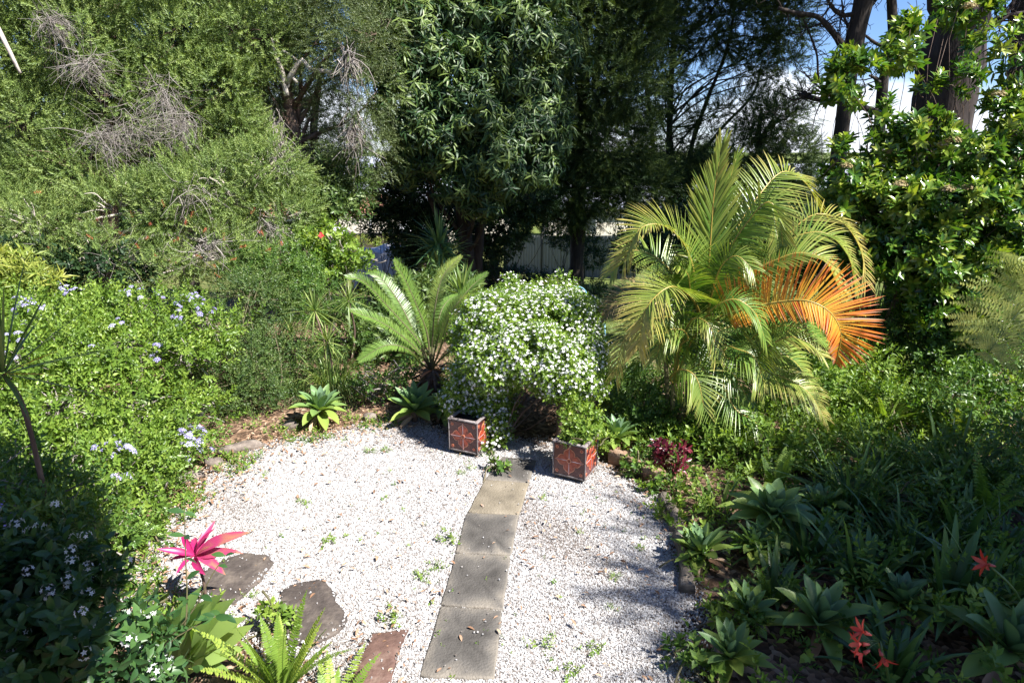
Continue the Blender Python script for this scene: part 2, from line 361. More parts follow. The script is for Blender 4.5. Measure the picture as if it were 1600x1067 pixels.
M['grass'] = leaf_mat('lawn grass', [(.05, .085, .02), (.10, .15, .035), (.20, .22, .07)], rough=.5, trans=.3)
M['tile_dark'] = leaf_mat('glazed maroon tile', [(.06, .014, .014), (.10, .022, .026)], rough=.22, trans=0, spec=.6)
M['tile_red'] = leaf_mat('glazed brick red motif', [(.24, .034, .016), (.34, .06, .03)], rough=.22, trans=0, spec=.6)
M['tile_line'] = leaf_mat('glazed orange outline', [(.52, .17, .09), (.58, .24, .14)], rough=.25, trans=0, spec=.6)
M['tile_pale'] = leaf_mat('glazed grey pink line', [(.34, .28, .32), (.42, .36, .40)], rough=.25, trans=0, spec=.6)
M['rim'] = rough_mat('worn white metal rim', [(.10, .075, .07), (.20, .17, .165), (.30, .28, .28)], scale=16, bump=.3, rough=.5)
M['soil'] = rough_mat('potting soil', [(.02, .014, .01), (.05, .035, .025)], scale=30, bump=1)
M['steel_grey'] = rough_mat('grey fence sheet', [(.17, .17, .17), (.21, .21, .205)], scale=3, bump=0, rough=.55)
M['black_post'] = plain('dark fence post', (.03, .03, .03), rough=.6)
M['cream_wall'] = rough_mat('cream rendered wall', [(.62, .55, .44), (.72, .66, .55)], scale=2, bump=.1)
M['white_wall'] = rough_mat('white weatherboard', [(.68, .68, .67), (.76, .76, .75)], scale=2, bump=0)
M['grey_roof'] = rough_mat('grey metal roof', [(.26, .28, .32), (.34, .36, .40)], scale=2, bump=0, rough=.5)
M['red_roof'] = rough_mat('terracotta roof tiles', [(.22, .09, .06), (.34, .16, .11)], scale=5, bump=.3)
M['glass'] = plain('dark window glass', (.04, .05, .06), rough=.08, spec=.8)
M['brown_fence'] = rough_mat('dark brown fence boards', [(.03, .024, .018), (.07, .055, .04)], scale=4, stretch=(1, 1, 5), bump=.4)
M['tarp'] = rough_mat('pale grey tarpaulin', [(.36, .35, .36), (.52, .51, .52)], scale=4, bump=.3, rough=.6)
M['teal'] = plain('green bin plastic', (.02, .22, .16), rough=.45)
M['bin_body'] = plain('dark green bin plastic', (.02, .05, .035), rough=.5)
M['car_blue'] = plain('blue car paint', (.12, .25, .55), rough=.2, spec=.7)
M['car_white'] = plain('white car paint', (.74, .74, .74), rough=.25, spec=.6)
M['tyre'] = plain('black rubber', (.02, .02, .02), rough=.8)
M['alloy'] = plain('wheel metal', (.4, .4, .42), rough=.35, metallic=.7)
M['lamp'] = plain('headlight glass', (.6, .62, .65), rough=.12, spec=.8)
M['chair_blue'] = plain('pale blue painted metal', (.13, .28, .36), rough=.45)

# ------------------------------------------------------------------ ground
def axis(fine0, fine1, step, far, n=18):
    f = np.arange(fine0, fine1+1e-6, step); g = np.geomspace(1, far, n)
    return np.concatenate([fine0-g[::-1], f, fine1+g])
rng = np.random.default_rng(3)
xs = axis(-12, 14, .25, 1500); ys = axis(-3, 36, .25, 1500)
XX, YY = np.meshgrid(xs, ys); ZZ = hz(XX, YY)
lawn = np.clip((YY-8.3+.5*np.sin(XX*1.7)+.3*np.sin(XX*4.1+YY*3))/.8, 0, 1)*np.clip((XX+.1)/.8, 0, 1)
lawn = np.maximum(lawn, np.clip((YY-17)/4, 0, .8))
gm = MB(); nx, ny = len(xs), len(ys); I = np.arange(nx*ny).reshape(ny, nx)
gm.add(np.stack([XX, YY, ZZ], -1).reshape(-1, 3), [np.stack([I[:-1, :-1], I[:-1, 1:], I[1:, 1:], I[1:, :-1]], -1).reshape(-1, 4)], lawn.ravel())
def ground_mat():
    m, t, out = mat_new('soil leaf litter and lawn'); n = t.nodes.new; l = t.links.new
    tc = n('ShaderNodeTexCoord'); p = n('ShaderNodeBsdfPrincipled'); p.inputs['Roughness'].default_value = .95; p.inputs['Specular IOR Level'].default_value = .1
    v = n('ShaderNodeTexVoronoi'); v.inputs['Scale'].default_value = 26; l(tc.outputs['Object'], v.inputs['Vector'])
    nz = n('ShaderNodeTexNoise'); nz.inputs['Scale'].default_value = 3; nz.inputs['Detail'].default_value = 8; l(tc.outputs['Object'], nz.inputs['Vector'])
    s = n('ShaderNodeSeparateColor'); l(v.outputs['Color'], s.inputs[0])
    r1 = ramp(t, [(0, (.05, .033, .022)), (.45, (.12, .075, .05)), (.8, (.22, .14, .09)), (1, (.34, .25, .17))]); l(s.outputs[0], r1.inputs[0])
    r2 = ramp(t, [(.3, (.06, .085, .022)), (.55, (.11, .14, .035)), (.75, (.2, .19, .07))]); l(nz.outputs[0], r2.inputs[0])
    a = n('ShaderNodeAttribute'); a.attribute_name = 'tint'
    mm = n('ShaderNodeMix'); mm.data_type = 'RGBA'; l(a.outputs['Fac'], mm.inputs[0]); l(r1.outputs[0], mm.inputs[6]); l(r2.outputs[0], mm.inputs[7])
    l(mm.outputs[2], p.inputs['Base Color'])
    b = n('ShaderNodeBump'); b.inputs['Strength'].default_value = .7; b.inputs['Distance'].default_value = .02; l(v.outputs['Distance'], b.inputs['Height']); l(b.outputs[0], p.inputs['Normal'])
    l(p.outputs[0], out.inputs['Surface']); return m
setting(gm.build('ground', ground_mat()))

# gravel sheet and loose stones
GP = [(640, 655), (580, 668), (520, 680), (450, 690), (400, 705), (360, 730), (325, 762), (285, 800), (235, 838), (198, 885), (205, 930), (280, 950), (330, 975), (420, 985), (450, 1030), (480, 1090), (470, 1230), (1080, 1230),
      (1082, 1067), (1078, 960), (1064, 880), (1048, 815), (1010, 775), (960, 748), (925, 735), (860, 700), (830, 690), (790, 690), (740, 700), (690, 680)]
GW = np.array([gr(*p)[:2] for p in GP])
def inside(P, poly):
    x, y = P[:, 0], P[:, 1]; c = np.zeros(len(P), bool); n = len(poly)
    for i in range(n):
        x1, y1 = poly[i]; x2, y2 = poly[i-1]
        k = ((y1 > y) != (y2 > y)) & (x < (x2-x1)*(y-y1)/(y2-y1+1e-12)+x1); c ^= k
    return c
def gravel_mat():
    m, t, out = mat_new('bed of white crushed stone'); n = t.nodes.new; l = t.links.new
    tc = n('ShaderNodeTexCoord'); p = n('ShaderNodeBsdfPrincipled'); p.inputs['Roughness'].default_value = .85
    v = n('ShaderNodeTexVoronoi'); v.inputs['Scale'].default_value = 75; l(tc.outputs['Object'], v.inputs['Vector'])
    s = n('ShaderNodeSeparateColor'); l(v.outputs['Color'], s.inputs[0])
    r1 = ramp(t, [(0, (.09, .07, .055)), (.3, (.18, .16, .145)), (.6, (.32, .31, .30)), (1, (.42, .415, .41))]); l(s.outputs[0], r1.inputs[0]); l(r1.outputs[0], p.inputs['Base Color'])
    b = n('ShaderNodeBump'); b.inputs['Strength'].default_value = 1; b.inputs['Distance'].default_value = .01; b.invert = True; l(v.outputs['Distance'], b.inputs['Height']); l(b.outputs[0], p.inputs['Normal'])
    l(p.outputs[0], out.inputs['Surface']); return m
gx = np.arange(GW[:, 0].min()-.1, GW[:, 0].max()+.1, .05); gy = np.arange(GW[:, 1].min()-.1, GW[:, 1].max()+.1, .05)
X2, Y2 = np.meshgrid(gx, gy); wob = .06*np.sin(X2*9+Y2*5)+.04*np.sin(Y2*17-X2*7)
msk = inside(np.stack([X2.ravel()+wob.ravel(), Y2.ravel()+wob.ravel()], 1), GW).reshape(X2.shape)
I = np.arange(X2.size).reshape(X2.shape); q = msk[:-1, :-1] & msk[1:, 1:] & msk[1:, :-1] & msk[:-1, 1:]
gs = MB(); gs.add(np.stack([X2, Y2, hz(X2, Y2)+.012], -1).reshape(-1, 3), [np.stack([I[:-1, :-1], I[:-1, 1:], I[1:, 1:], I[1:, :-1]], -1)[q]])
setting(gs.build('gravel', gravel_mat()))

# ------------------------------------------------------------------ pavers and flagstones
def slab(poly, z0, z1, rng, wob=.004, sub=4):
    """irregular slab with softly worn top edge from a world outline"""
    P = []
    n = len(poly)
    for i in range(n):
        a, b = np.array(poly[i]), np.array(poly[(i+1) % n])
        for k in range(sub): P.append(a+(b-a)*k/sub)
    P = np.array(P); P += rng.normal(size=P.shape)*wob; c = P.mean(0); m = len(P)
    mb = MB(); ring = lambda f, z: np.column_stack([c+(P-c)*f, np.full(m, z)])
    dd = np.linalg.norm(P-c, axis=1).mean(); e = .012/dd
    rr = [ring(1.0, z0), ring(1.0, z1-.012), ring(1-e*.5, z1-.003), ring(1-e*1.3, z1), ring(.55, z1+.001)]
    V = np.concatenate(rr+[np.array([[c[0], c[1], z1+.001]])]); F = []
    tint = np.concatenate([np.full(m, .75), np.full(m, .8), np.full(m, .85), np.full(m, .7), np.full(m, .3), [.2]])
    tint = np.clip(tint+np.concatenate([rng.normal(size=m)*.12]*5+[[0]]), 0, 1)
    for r in range(4):
        for i in range(m): j = (i+1) % m; F.append((r*m+i, r*m+j, r*m+m+j, r*m+m+i))
    for i in range(m): F.append((4*m+i, 4*m+(i+1) % m, 5*m))
    return mb.add(V, F, tint)
rows = [((655, 1063), (773, 1066)), ((688, 951), (786, 957)), ((711, 868), (798, 872)), ((729, 805), (812, 808)), ((757, 753), (827, 758)), ((784, 716), (838, 722))]
pav = ["large dark grey paver nearest the camera, lower end of the path", "dark grey square paver second from the near end of the path", "grey paver with a pale worn patch, middle of the path",
       "sandy tan paver fourth along the path before the planters", "shaded dark slab between the two tiled planters"]
prng = np.random.default_rng(11); PAVERS = []
for i in range(5):
    (a, b), (c, d) = rows[i], rows[i+1]
    q = [gr(*a)[:2], gr(*b)[:2], gr(*d)[:2], gr(*c)[:2]]; cen = np.mean(q, 0); q = [cen+(v-cen)*.987 for v in q]; PAVERS.append(np.array(q))
    o = slab(q, -.03, .032-.004*(i == 4), prng, .0035, 6).build('concrete_paver', M['paver_tan' if i == 3 else 'paver_grey'])
    tag(o, pav[i], 'paver', 'pavers of the garden path')
fl = [([(319, 898), (350, 880), (381, 869), (421, 872), (428, 883), (406, 912), (366, 948), (334, 945), (312, 928)], 'slate', "dark angular flagstone beside the pink cordyline"),
      ([(439, 930), (460, 917), (504, 910), (522, 927), (526, 945), (543, 968), (538, 985), (512, 1003), (486, 1015), (452, 1010), (436, 965)], 'slate', "large rounded dark flagstone behind the bright fern"),
      ([(584, 994), (637, 990), (626, 1014), (608, 1080), (545, 1085), (556, 1050)], 'slate_red', "reddish brown flagstone sprinkled with white stones at the lower edge")]
FLAGS = []
for p, m, lb in fl:
    q = np.array([gr(*v)[:2] for v in p]); FLAGS.append(q)
    tag(slab(q, -.03, .04, prng, .006, 3).build('flagstone', M[m]), lb, 'flagstone', 'flagstones in the gravel')

# crushed stones: countless
def chips(rng, n, P, smin, smax, mat, tint, name):
    V0 = np.array([(a, b, c) for c in (-1, 1) for a, b in ((-1, -1), (1, -1), (1, 1), (-1, 1))], float)
    F0 = np.array([[0, 3, 2, 1], [4, 5, 6, 7], [0, 1, 5, 4], [1, 2, 6, 5], [2, 3, 7, 6], [3, 0, 4, 7]])
    V = V0[None]*rng.uniform(.55, 1, (n, 8, 1))+rng.normal(size=(n, 8, 3))*.18
    s = rng.uniform(smin, smax, (n, 1, 1))*np.exp(rng.normal(size=(n, 1, 1))*.25); V = V*s*np.concatenate([np.ones((n, 1, 1)), rng.uniform(.6, 1, (n, 1, 1)), rng.uniform(.4, .8, (n, 1, 1))], 2)*.5
    A = unit(rng, n)*np.array([.5, .5, 1]); X, Y, Z = frames(A, rng)
    W = V[..., :1]*X[:, None]+V[..., 1:2]*Z[:, None]+V[..., 2:]*Y[:, None]+P[:, None]
    mb = MB(); mb.add(W.reshape(-1, 3), [(F0[None]+np.arange(n)[:, None, None]*8).reshape(-1, 4)], np.repeat(tint, 8))
    return mb.build(name, mat, smooth=False)
def scatter(rng, n, poly, margin=0.0):
    lo, hi = poly.min(0)-margin, poly.max(0)+margin; P = rng.uniform(lo, hi, (int(n*2.4), 2)); w = .05*np.sin(P[:, :1]*9+P[:, 1:]*5)
    return P[inside(P+w+rng.normal(size=P.shape)*margin, poly)][:n]
srng = np.random.default_rng(5); SP = scatter(srng, 260000, GW, .09)
ok = np.ones(len(SP), bool)
for q in PAVERS: ok &= ~(inside(SP, q) & (srng.random(len(SP)) > .0025))
for q in FLAGS: c_ = q.mean(0); ok &= ~(inside(SP, q) & (srng.random(len(SP)) > np.where(inside(SP, c_+(q-c_)*.93), .006, .28)))
SP = SP[ok & (SP[:, 1] > 2.2)]; n = len(SP); tt = np.clip(srng.beta(1.9, 1.1, n)-.28*np.clip(np.sin(SP[:, 0]*2.1+1)*np.sin(SP[:, 1]*1.7)+.5*np.sin(SP[:, 0]*5.3+SP[:, 1]*4.1)-.35, 0, 1), 0, 1)
zs = hz(SP[:, 0], SP[:, 1])+.016
for q in PAVERS+FLAGS: zs = np.where(inside(SP, q), .045, zs)
stuff(chips(srng, n, np.column_stack([SP, zs]), .0068, .0125, M['gravel'], tt, 'crushed_stone'), 'loose white crushed stone covering the courtyard', 'gravel')

# fallen leaves: countless
def leaf_litter(rng, P, name, size=(.02, .06), label=''):
    n = len(P); mb = MB(); D = unit(rng, n); D[:, 2] *= .25; X, Y, Z = frames(D, rng, up=np.array([0, 0, 1.]))
    Z = np.where(Z[:, 2:] < 0, -Z, Z); X = np.cross(Y, Z)
    mb.inst(leafn(.38, 3, .25, .5), P, X, Y, Z, size[0]+(size[1]-size[0])*rng.random(n)**1.8, np.clip(rng.beta(2, 2, n), 0, 1))
    return stuff(mb.build(name, M['litter']), label, 'fallen leaves')
lr = np.random.default_rng(8)
a = scatter(lr, 700, GW, .1); k_ = lr.integers(0, 11, 1900); f_ = lr.random((1900, 1)); e = GW[k_]*(1-f_)+GW[k_+1]*f_+lr.normal(size=(1900, 2))*np.array([.22, .2])
b = np.column_stack([lr.uniform(-3.6, 1.8, 900), lr.uniform(6.3, 9.0, 900)])
c = np.array([gr(*p)[:2] for p in [(390, 960), (560, 1000), (440, 1030), (230, 900), (570, 640), (500, 700), (640, 985), (980, 790)]])
c = c[lr.integers(0, len(c), 420)]+lr.normal(size=(420, 2))*.22
LP = np.concatenate([a, e, b, c]); LP = LP[LP[:, 1] > 2.3]
for q in PAVERS+FLAGS: LP = LP[~(inside(LP, q) & (lr.random(len(LP)) < .75))]
leaf_litter(lr, np.column_stack([LP, hz(LP[:, 0], LP[:, 1])+.045]), 'leaf_litter', label='dry brown leaves fallen over gravel and garden beds')

# ------------------------------------------------------------------ edging of the gravel
def rock(rng, c, s, rz, name, label, mat='rock'):
    th = np.linspace(0, pi, 9); ph = np.arange(14)*2*pi/14; V = []
    for t_ in th:
        for p_ in ph:
            d = np.array([sin(t_)*cos(p_), sin(t_)*sin(p_), cos(t_)]); d = np.sign(d)*np.abs(d)**.75
            k = 1+.10*sin(3*d[0]+c[0]*7)+.09*sin(4*d[1]+c[1]*9)+.07*sin(5*d[2]+2*d[0]); V.append(d*k)
    V = np.array(V)*(1+rng.normal(size=(len(V), 1))*.025)*np.array(s)/2
    V = np.stack([V[:, 0]*cos(rz)-V[:, 1]*sin(rz), V[:, 0]*sin(rz)+V[:, 1]*cos(rz), V[:, 2]], 1)+np.array(c)
    F = [(i*14+j, (i+1)*14+j, (i+1)*14+(j+1) % 14, i*14+(j+1) % 14) for i in range(8) for j in range(14)]
    mb = MB(); mb.add(V, F); return tag(mb.build(name, M[mat]), label, 'edging stone', 'stones edging the gravel')
for (px, py, s, rz, lb) in [((375), 706, (.42, .13, .14), .6, "long low weathered rock edging the gravel by the lilac hedge"), (335, 729, (.16, .12, .13), .2, "small rounded rock next to the long edging rock"),
                            (296, 752, (.28, .13, .12), .9, "edging rock half under the lime green hedge"), (455, 668, (.2, .12, .1), .3, "edging rock beside the sunlit agave"), (578, 655, (.18, .12, .09), .1, "flat rock on the gravel edge between the two agaves")]:
    p = gr(px, py); rock(prng, (p[0], p[1], p[2]+s[2]*.28), s, rz, 'edging_rock', lb)
for (px, py, rz, lb) in [(968, 725, -.55, "old brick on edge beside the right planter"), (993, 738, -.6, "second old brick on edge between the planter and the maroon plant"), (1020, 752, -.75, "old brick on edge under the maroon plant")]:
    p = gr(px, py); mb = MB(); box(mb, (p[0], p[1], .07), (.22, .10, .14), rz, bev=.012); tag(mb.build('edging_brick', M['brick']), lb, 'brick', 'bricks edging the right bed')
for (x0, y0, x1, y1, lb) in [(1036, 782, 1057, 835, "weathered timber log edging the right side of the gravel"), (1060, 842, 1073, 930, "second weathered timber log edging the gravel, nearer the camera")]:
    a, b = gr(x0, y0), gr(x1, y1); a[2] += .04; b[2] += .04; pts = spline([a, (a+b)/2+np.array([.02, .0, .01]), b], 10)
    mb = MB(); tubes(mb, pts, .055*(1+.1*np.sin(np.arange(10)*1.7)), 9); tag(mb.build('edging_log', M['timber']), lb, 'log', 'logs edging the right bed')

# ------------------------------------------------------------------ tiled planters
def quatre(n=24, R0=.46):
    """pointed four-lobed outline"""
    P = []
    prof = [(0, .475), (.06, .42), (.16, .385), (.30, .37), (.45, .352), (.58, .325), (.70, .285), (.785, .25)]
    for k in range(4):
        for a, r in prof: P.append((k*pi/2+a, r))
        for a, r in reversed(prof[1:-1]): P.append((k*pi/2+pi/2-a, r))
    return np.array([(r*cos(a), r*sin(a)) for a, r in P])
def tile(w, parent, offset, c, rz):
    """glazed square tile in the local XZ plane facing -Y"""
    mb = MB(); h = w/2
    box(mb, (0, .006, 0), (w, .012, w), bev=.002, mat=0, tint=.5)
    def poly(P, y, mat, tint=.5, bmb=mb):
        P = np.asarray(P)*w; m = len(P); V = np.concatenate([np.column_stack([P[:, 0], np.full(m, y), P[:, 1]]), np.column_stack([P[:, 0], np.zeros(m)+.001, P[:, 1]]), [[P[:, 0].mean(), y-.0005, P[:, 1].mean()]]])
        F = [(i, (i+1) % m, 2*m) for i in range(m)]+[(i, i+m, (i+1) % m+m, (i+1) % m) for i in range(m)]; bmb.add(V, F, tint, mat)
    Q = quatre(); poly(Q*1.0, -.003, 2); poly(Q*.93, -.0045, 1, .2)
    for k in range(4):
        a = k*pi/2
        for s in (-1, 1):
            b = a+s*.34; pet = [(.09, 0), (.16, .045), (.245, .05), (.31, 0), (.245, -.05), (.16, -.045)]
            poly([(x*cos(b)-y*sin(b), x*sin(b)+y*cos(b)) for x, y in pet], -.006, 1, .9)
        poly([(x*cos(a)-y*sin(a), x*sin(a)+y*cos(a)) for x, y in [(.06, .006), (.44, .003), (.44, -.003), (.06, -.006)]], -.0075, 3)
        b = a+pi/4; cx, cz = .40*math.sqrt(2)*cos(b)*.98, .40*math.sqrt(2)*sin(b)*.98
        poly([(cx+.055*cos(t), cz+.055*sin(t)) for t in np.linspace(0, 2*pi, 10)[:-1]], -.004, 2, .3)
        poly([(cx+.035*cos(t), cz+.035*sin(t)) for t in np.linspace(0, 2*pi, 10)[:-1]], -.0055, 1)
    ring = [(.075*cos(t), .075*sin(t)) for t in np.linspace(0, 2*pi, 17)[:-1]]
    poly(ring, -.009, 2, .8); poly(np.array(ring)*.72, -.0102, 1, .5)
    for s in ((-1, -1), (1, -1), (1, 1), (-1, 1)): poly([(s[0]*.022+.012*u, s[1]*.022+.012*v) for u, v in ((-1, -1), (1, -1), (1, 1), (-1, 1))], -.0118, 0, 0)
    for v in mb.V:
        x, y, z = v[:, 0].copy(), v[:, 1].copy(), v[:, 2].copy()
        v[:, 0] = x*cos(rz)-y*sin(rz)+c[0]; v[:, 1] = x*sin(rz)+y*cos(rz)+c[1]; v[:, 2] = z+c[2]
    return mb.build('tile', [M['tile_dark'], M['tile_red'], M['tile_line'], M['tile_pale']], parent, smooth=False)
def planter(label):
    w = .315; r = thing('tiled_planter', label, 'planter', group='square tiled planters'); zc = .06+w/2+.01
    for k in range(4):
        a = k*pi/2; tile(w-.006, r, None, (sin(a)*(w/2), -cos(a)*(w/2), zc), a)
    f = MB(); t = .011
    for sx_ in (-1, 1):
        for sy_ in (-1, 1): box(f, (sx_*(w/2+.003), sy_*(w/2+.003), zc), (t, t, w+.02), bev=.003)
    for z in (zc-w/2-.004, ):
        for k in range(4):
            a = k*pi/2; box(f, (sin(a)*(w/2+.003), -cos(a)*(w/2+.003), z), (w-.014, t-.002, .016), a, bev=.003)
    f.build('frame', M['rim'], r)
    f = MB()
    for k in range(4):
        a = k*pi/2; box(f, (sin(a)*(w/2-.008), -cos(a)*(w/2-.008), zc+w/2+.014), (w-.02+.052*(k % 2), .036, .018), a, bev=.004)
    f.build('rim', M['rim'], r)
    f = MB(); box(f, (0, 0, zc+w/2-.035), (w-.014, w-.014, .02)); f.build('soil', M['soil'], r)
    f = MB(); box(f, (0, 0, .03), (w*.8, w*.8, .062), bev=.004)
    for i in range(-3, 4): box(f, (i*.03, -w*.4-.002, .03), (.008, .006, .04))
    f.build('plinth', M['timber'], r); return r
w = .315
def planter_spot(bl, br):
    a, b = gr(*bl, lift=.06), gr(*br, lift=.06); d = (b-a)[:2]; rz = math.atan2(d[1], d[0]); d = np.array([cos(rz), sin(rz)])
    c = (a[:2]+b[:2])/2+np.array([-d[1], d[0]])*w/2; return (c[0], c[1], 0), rz
loc_r, rz_r = planter_spot((864, 739), (914, 751)); loc_l, rz_l = planter_spot((702, 701), (747, 710))
pl = planter("square planter of maroon flower tiles on the right, filled with a bright leafy shrub"); pl.location = loc_r; pl.rotation_euler = (0, 0, rz_r)
copy_thing(pl, loc_l, rz_l, 1.0, "square planter of maroon flower tiles on the left, under the white jasmine")
# ------------------------------------------------------------------ plant builders
def foliage(mb, rng, P, Nn, tpls, smin, smax, tint=(.15, .85), mat=0, spread=.6, up=None):
    """scatter templates on points with outward directions"""
    D = nrm(Nn+rng.normal(size=P.shape)*spread); k = rng.integers(0, len(tpls), len(P))
    base = rng.uniform(tint[0], tint[1], len(P))
    for i, tp in enumerate(tpls):
        s = k == i
        if not s.any(): continue
        X, Y, Z = frames(D[s], rng, up)
        mb.inst(tp, P[s], X, Y, Z, rng.uniform(smin, smax, s.sum()), base[s], mat)
def limbs(mb, rng, starts, ends, r0, r1, sides=6, bend=.12, K=7):
    """curved limbs from start points to end points"""
    A = np.asarray(starts, float); B = np.asarray(ends, float); N = len(A); t = np.linspace(0, 1, K)[None, :, None]
    ln = np.linalg.norm(B-A, axis=1)[:, None, None]
    o = unit(rng, N)[:, None]*np.sin(t*pi)*ln*bend+unit(rng, N)[:, None]*np.sin(t*2*pi)*ln*bend*.4
    o[..., 2] += (np.sin(t*pi)*ln*bend*.4)[..., 0]
    P = A[:, None]+(B-A)[:, None]*t+o
    rr = np.asarray(r0, float).reshape(-1, 1)+(np.asarray(r1, float)-np.asarray(r0, float)).reshape(-1, 1)*np.linspace(0, 1, K)[None]
    tubes(mb, P, np.broadcast_to(rr, (N, K)), sides, rng.uniform(.2, .8, N)); return P
def dead_twigs(rng, clumps, n, r=.006):
    mb = MB()
    for c, rad, axis_ in clumps:
        u = unit(rng, n); rad = np.asarray(rad)*np.ones(3); A = np.asarray(c)+u*rad*rng.uniform(.1, .9, (n, 1))
        d = nrm(unit(rng, n)*.8+np.asarray(axis_)); t = np.linspace(0, 1, 5)[None, :, None]; ln = rng.uniform(.2, .6, (n, 1, 1))
        P = A[:, None]+d[:, None]*t*ln+unit(rng, n)[:, None]*np.sin(t*pi)*ln*.18+unit(rng, n)[:, None]*t*t*ln*.4
        tubes(mb, P, r*np.array([1.4, 1.2, 1, .7, .4])[None]*rng.uniform(.6, 1.5, (n, 1)), 3, rng.uniform(.1, .95, n), cap=False)
    return mb
def tpl_spray(rng, n=22, length=.22, ll=.05, lw=.2): return sprig(rng, n, length, ll, lw, ang=48, dt=.16)
def clump(px, py, Y, r): return (at(px, py, Y), np.asarray(r, float)*np.ones(3))

def tree(name, label, cat, trunk_paths, bark, clumps, rng, leaf, tpls, dens, rsub, nper, smin=.8, smax=1.25, back=.5, inner=.6, up=.25, spread=.6, tint=(.1, .9), group=None, extra=None, sides=9, limb_r=.05, nlimb=1, twig_n=0):
    base = trunk_paths[0][0][0]; r = thing(name, label, cat, base, group); off = base
    for pts, rad in trunk_paths:
        mb = MB(); P = spline(pts, 20); rr = np.interp(np.linspace(0, 1, 20), np.linspace(0, 1, len(rad)), rad)
        wob = 1+.07*np.sin(np.arange(20)*1.9)+.05*rng.normal(size=20); tubes(mb, P, rr*wob, sides)
        if clumps and pts is trunk_paths[0][0]:
            e = np.array([c+unit(rng, 1)[0]*rd*.4 for c, rd in clumps for _ in range(nlimb)])
            k = np.clip(((e[:, 2]-P[0, 2])/(P[-1, 2]-P[0, 2]+1e-6)*.75+rng.uniform(-.15, .05, len(e)))*19, 4, 19).astype(int)
            limbs(mb, rng, P[k], e, np.minimum(rr[k]*.6, limb_r), np.full(len(e), .012), 6)
        if pts is trunk_paths[0][0]: first = mb
        else: mb.build('trunk', M[bark], r, off)
    mb = MB(); P, Nn = crown(rng, clumps, dens, rsub, nper, inner, back, up); foliage(mb, rng, P, Nn, tpls, smin, smax, tint, 0, spread)
    if twig_n:
        i = rng.integers(0, len(P), twig_n); cen = np.array([c for c, _ in clumps]); j = np.argmin(((P[i][:, None]-cen[None])**2).sum(-1), 1)
        limbs(first, rng, cen[j]+(P[i]-cen[j])*.25, P[i], np.full(twig_n, .014), np.full(twig_n, .004), 3)
    first.build('trunk', M[bark], r, off); mb.build('crown', M[leaf], r, off)
    return r
def shrub(name, label, cat, base, clumps, rng, leaf, tpls, dens, rsub, nper, smin=.8, smax=1.25, back=.6, inner=.6, up=.5, spread=.55, tint=(.1, .9), group=None, bark='stem', blossoms=None, twig_n=25):
    r = thing(name, label, cat, base, group)
    P, Nn = crown(rng, clumps, dens, rsub, nper, inner, back, up)
    mb = MB(); foliage(mb, rng, P, Nn, tpls, smin, smax, tint, 0, spread); mb.build('foliage', M[leaf], r, base)
    i = rng.integers(0, len(P), twig_n+len(clumps)*3); e = P[i]; b0 = np.array(base)+rng.normal(size=(len(i), 3))*np.array([.12, .12, 0])
    cen = np.array([c for c, _ in clumps]); j = np.argmin(((e[:, None]-cen[None])**2).sum(-1), 1); st = cen[j]+rng.normal(size=e.shape)*.08
    st = np.where((rng.random(len(i)) < .4)[:, None], b0, st)
    mb = MB(); limbs(mb, rng, st, e, np.full(len(i), .010), np.full(len(i), .003), 4); mb.build('stems', M[bark], r, base)
    if blossoms: blossoms(rng, P, Nn, r, base)
    return r
def flower_tpl(n=5, w=.55, cup=.25, tw=.0):
    P = []
    for i in range(n):
        a = i*2*pi/n; y = np.array([cos(a), cup, sin(a)]); z = np.array([-cup*cos(a+tw), 1, -cup*sin(a+tw)])
        P.append((leaf2(w, .05), (0, 0, 0), y, z, 1.0, 0))
    return join(P)
STAR = flower_tpl(5, .52, .25); CLUST = join([(flower_tpl(5, .7, .3), (.23*math.sqrt(k)*cos(k*2.4), .45-.028*k, .23*math.sqrt(k)*sin(k*2.4)), (.2*math.sqrt(k)*cos(k*2.4), 1, .2*math.sqrt(k)*sin(k*2.4)), (.2, 0, 1), .22+.05*(k % 3), .12*((k*7) % 5)-.25) for k in range(19)])
def blossoms_on(mat, tpl, n, size, zmin=None, pick=None, lift=.02, name='blossoms', tint=(.2, 1)):
    def f(rng, P, Nn, r, base):
        k = np.arange(len(P))
        if pick is not None: k = k[pick(P, Nn)]
        if len(k) == 0: return
        i = rng.choice(k, min(n, len(k)), replace=False); D = nrm(Nn[i]+np.array([0, -.15, .45])+rng.normal(size=(len(i), 3))*.3); X, Y, Z = frames(D, rng)
        mb = MB(); mb.inst(tpl, P[i]+D*lift, X, Y, Z, rng.uniform(size[0], size[1], len(i)), rng.uniform(tint[0], tint[1], len(i)))
        o = mb.build(name, M[mat], r, base); o['kind'] = 'stuff'
    return f
def near_px(spots):
    """keep points close to the given (px, py, radius in photo pixels) places"""
    Q = [(ray(a, b), rr) for a, b, rr in spots]
    def f(P, Nn):
        k = np.zeros(len(P), bool); v = nrm(P-np.array([0, 0, CAM_H]))
        for d, rr in Q: k |= np.arccos(np.clip((v*nrm(d)).sum(-1), -1, 1)) < rr/FPX
        return k
    return f

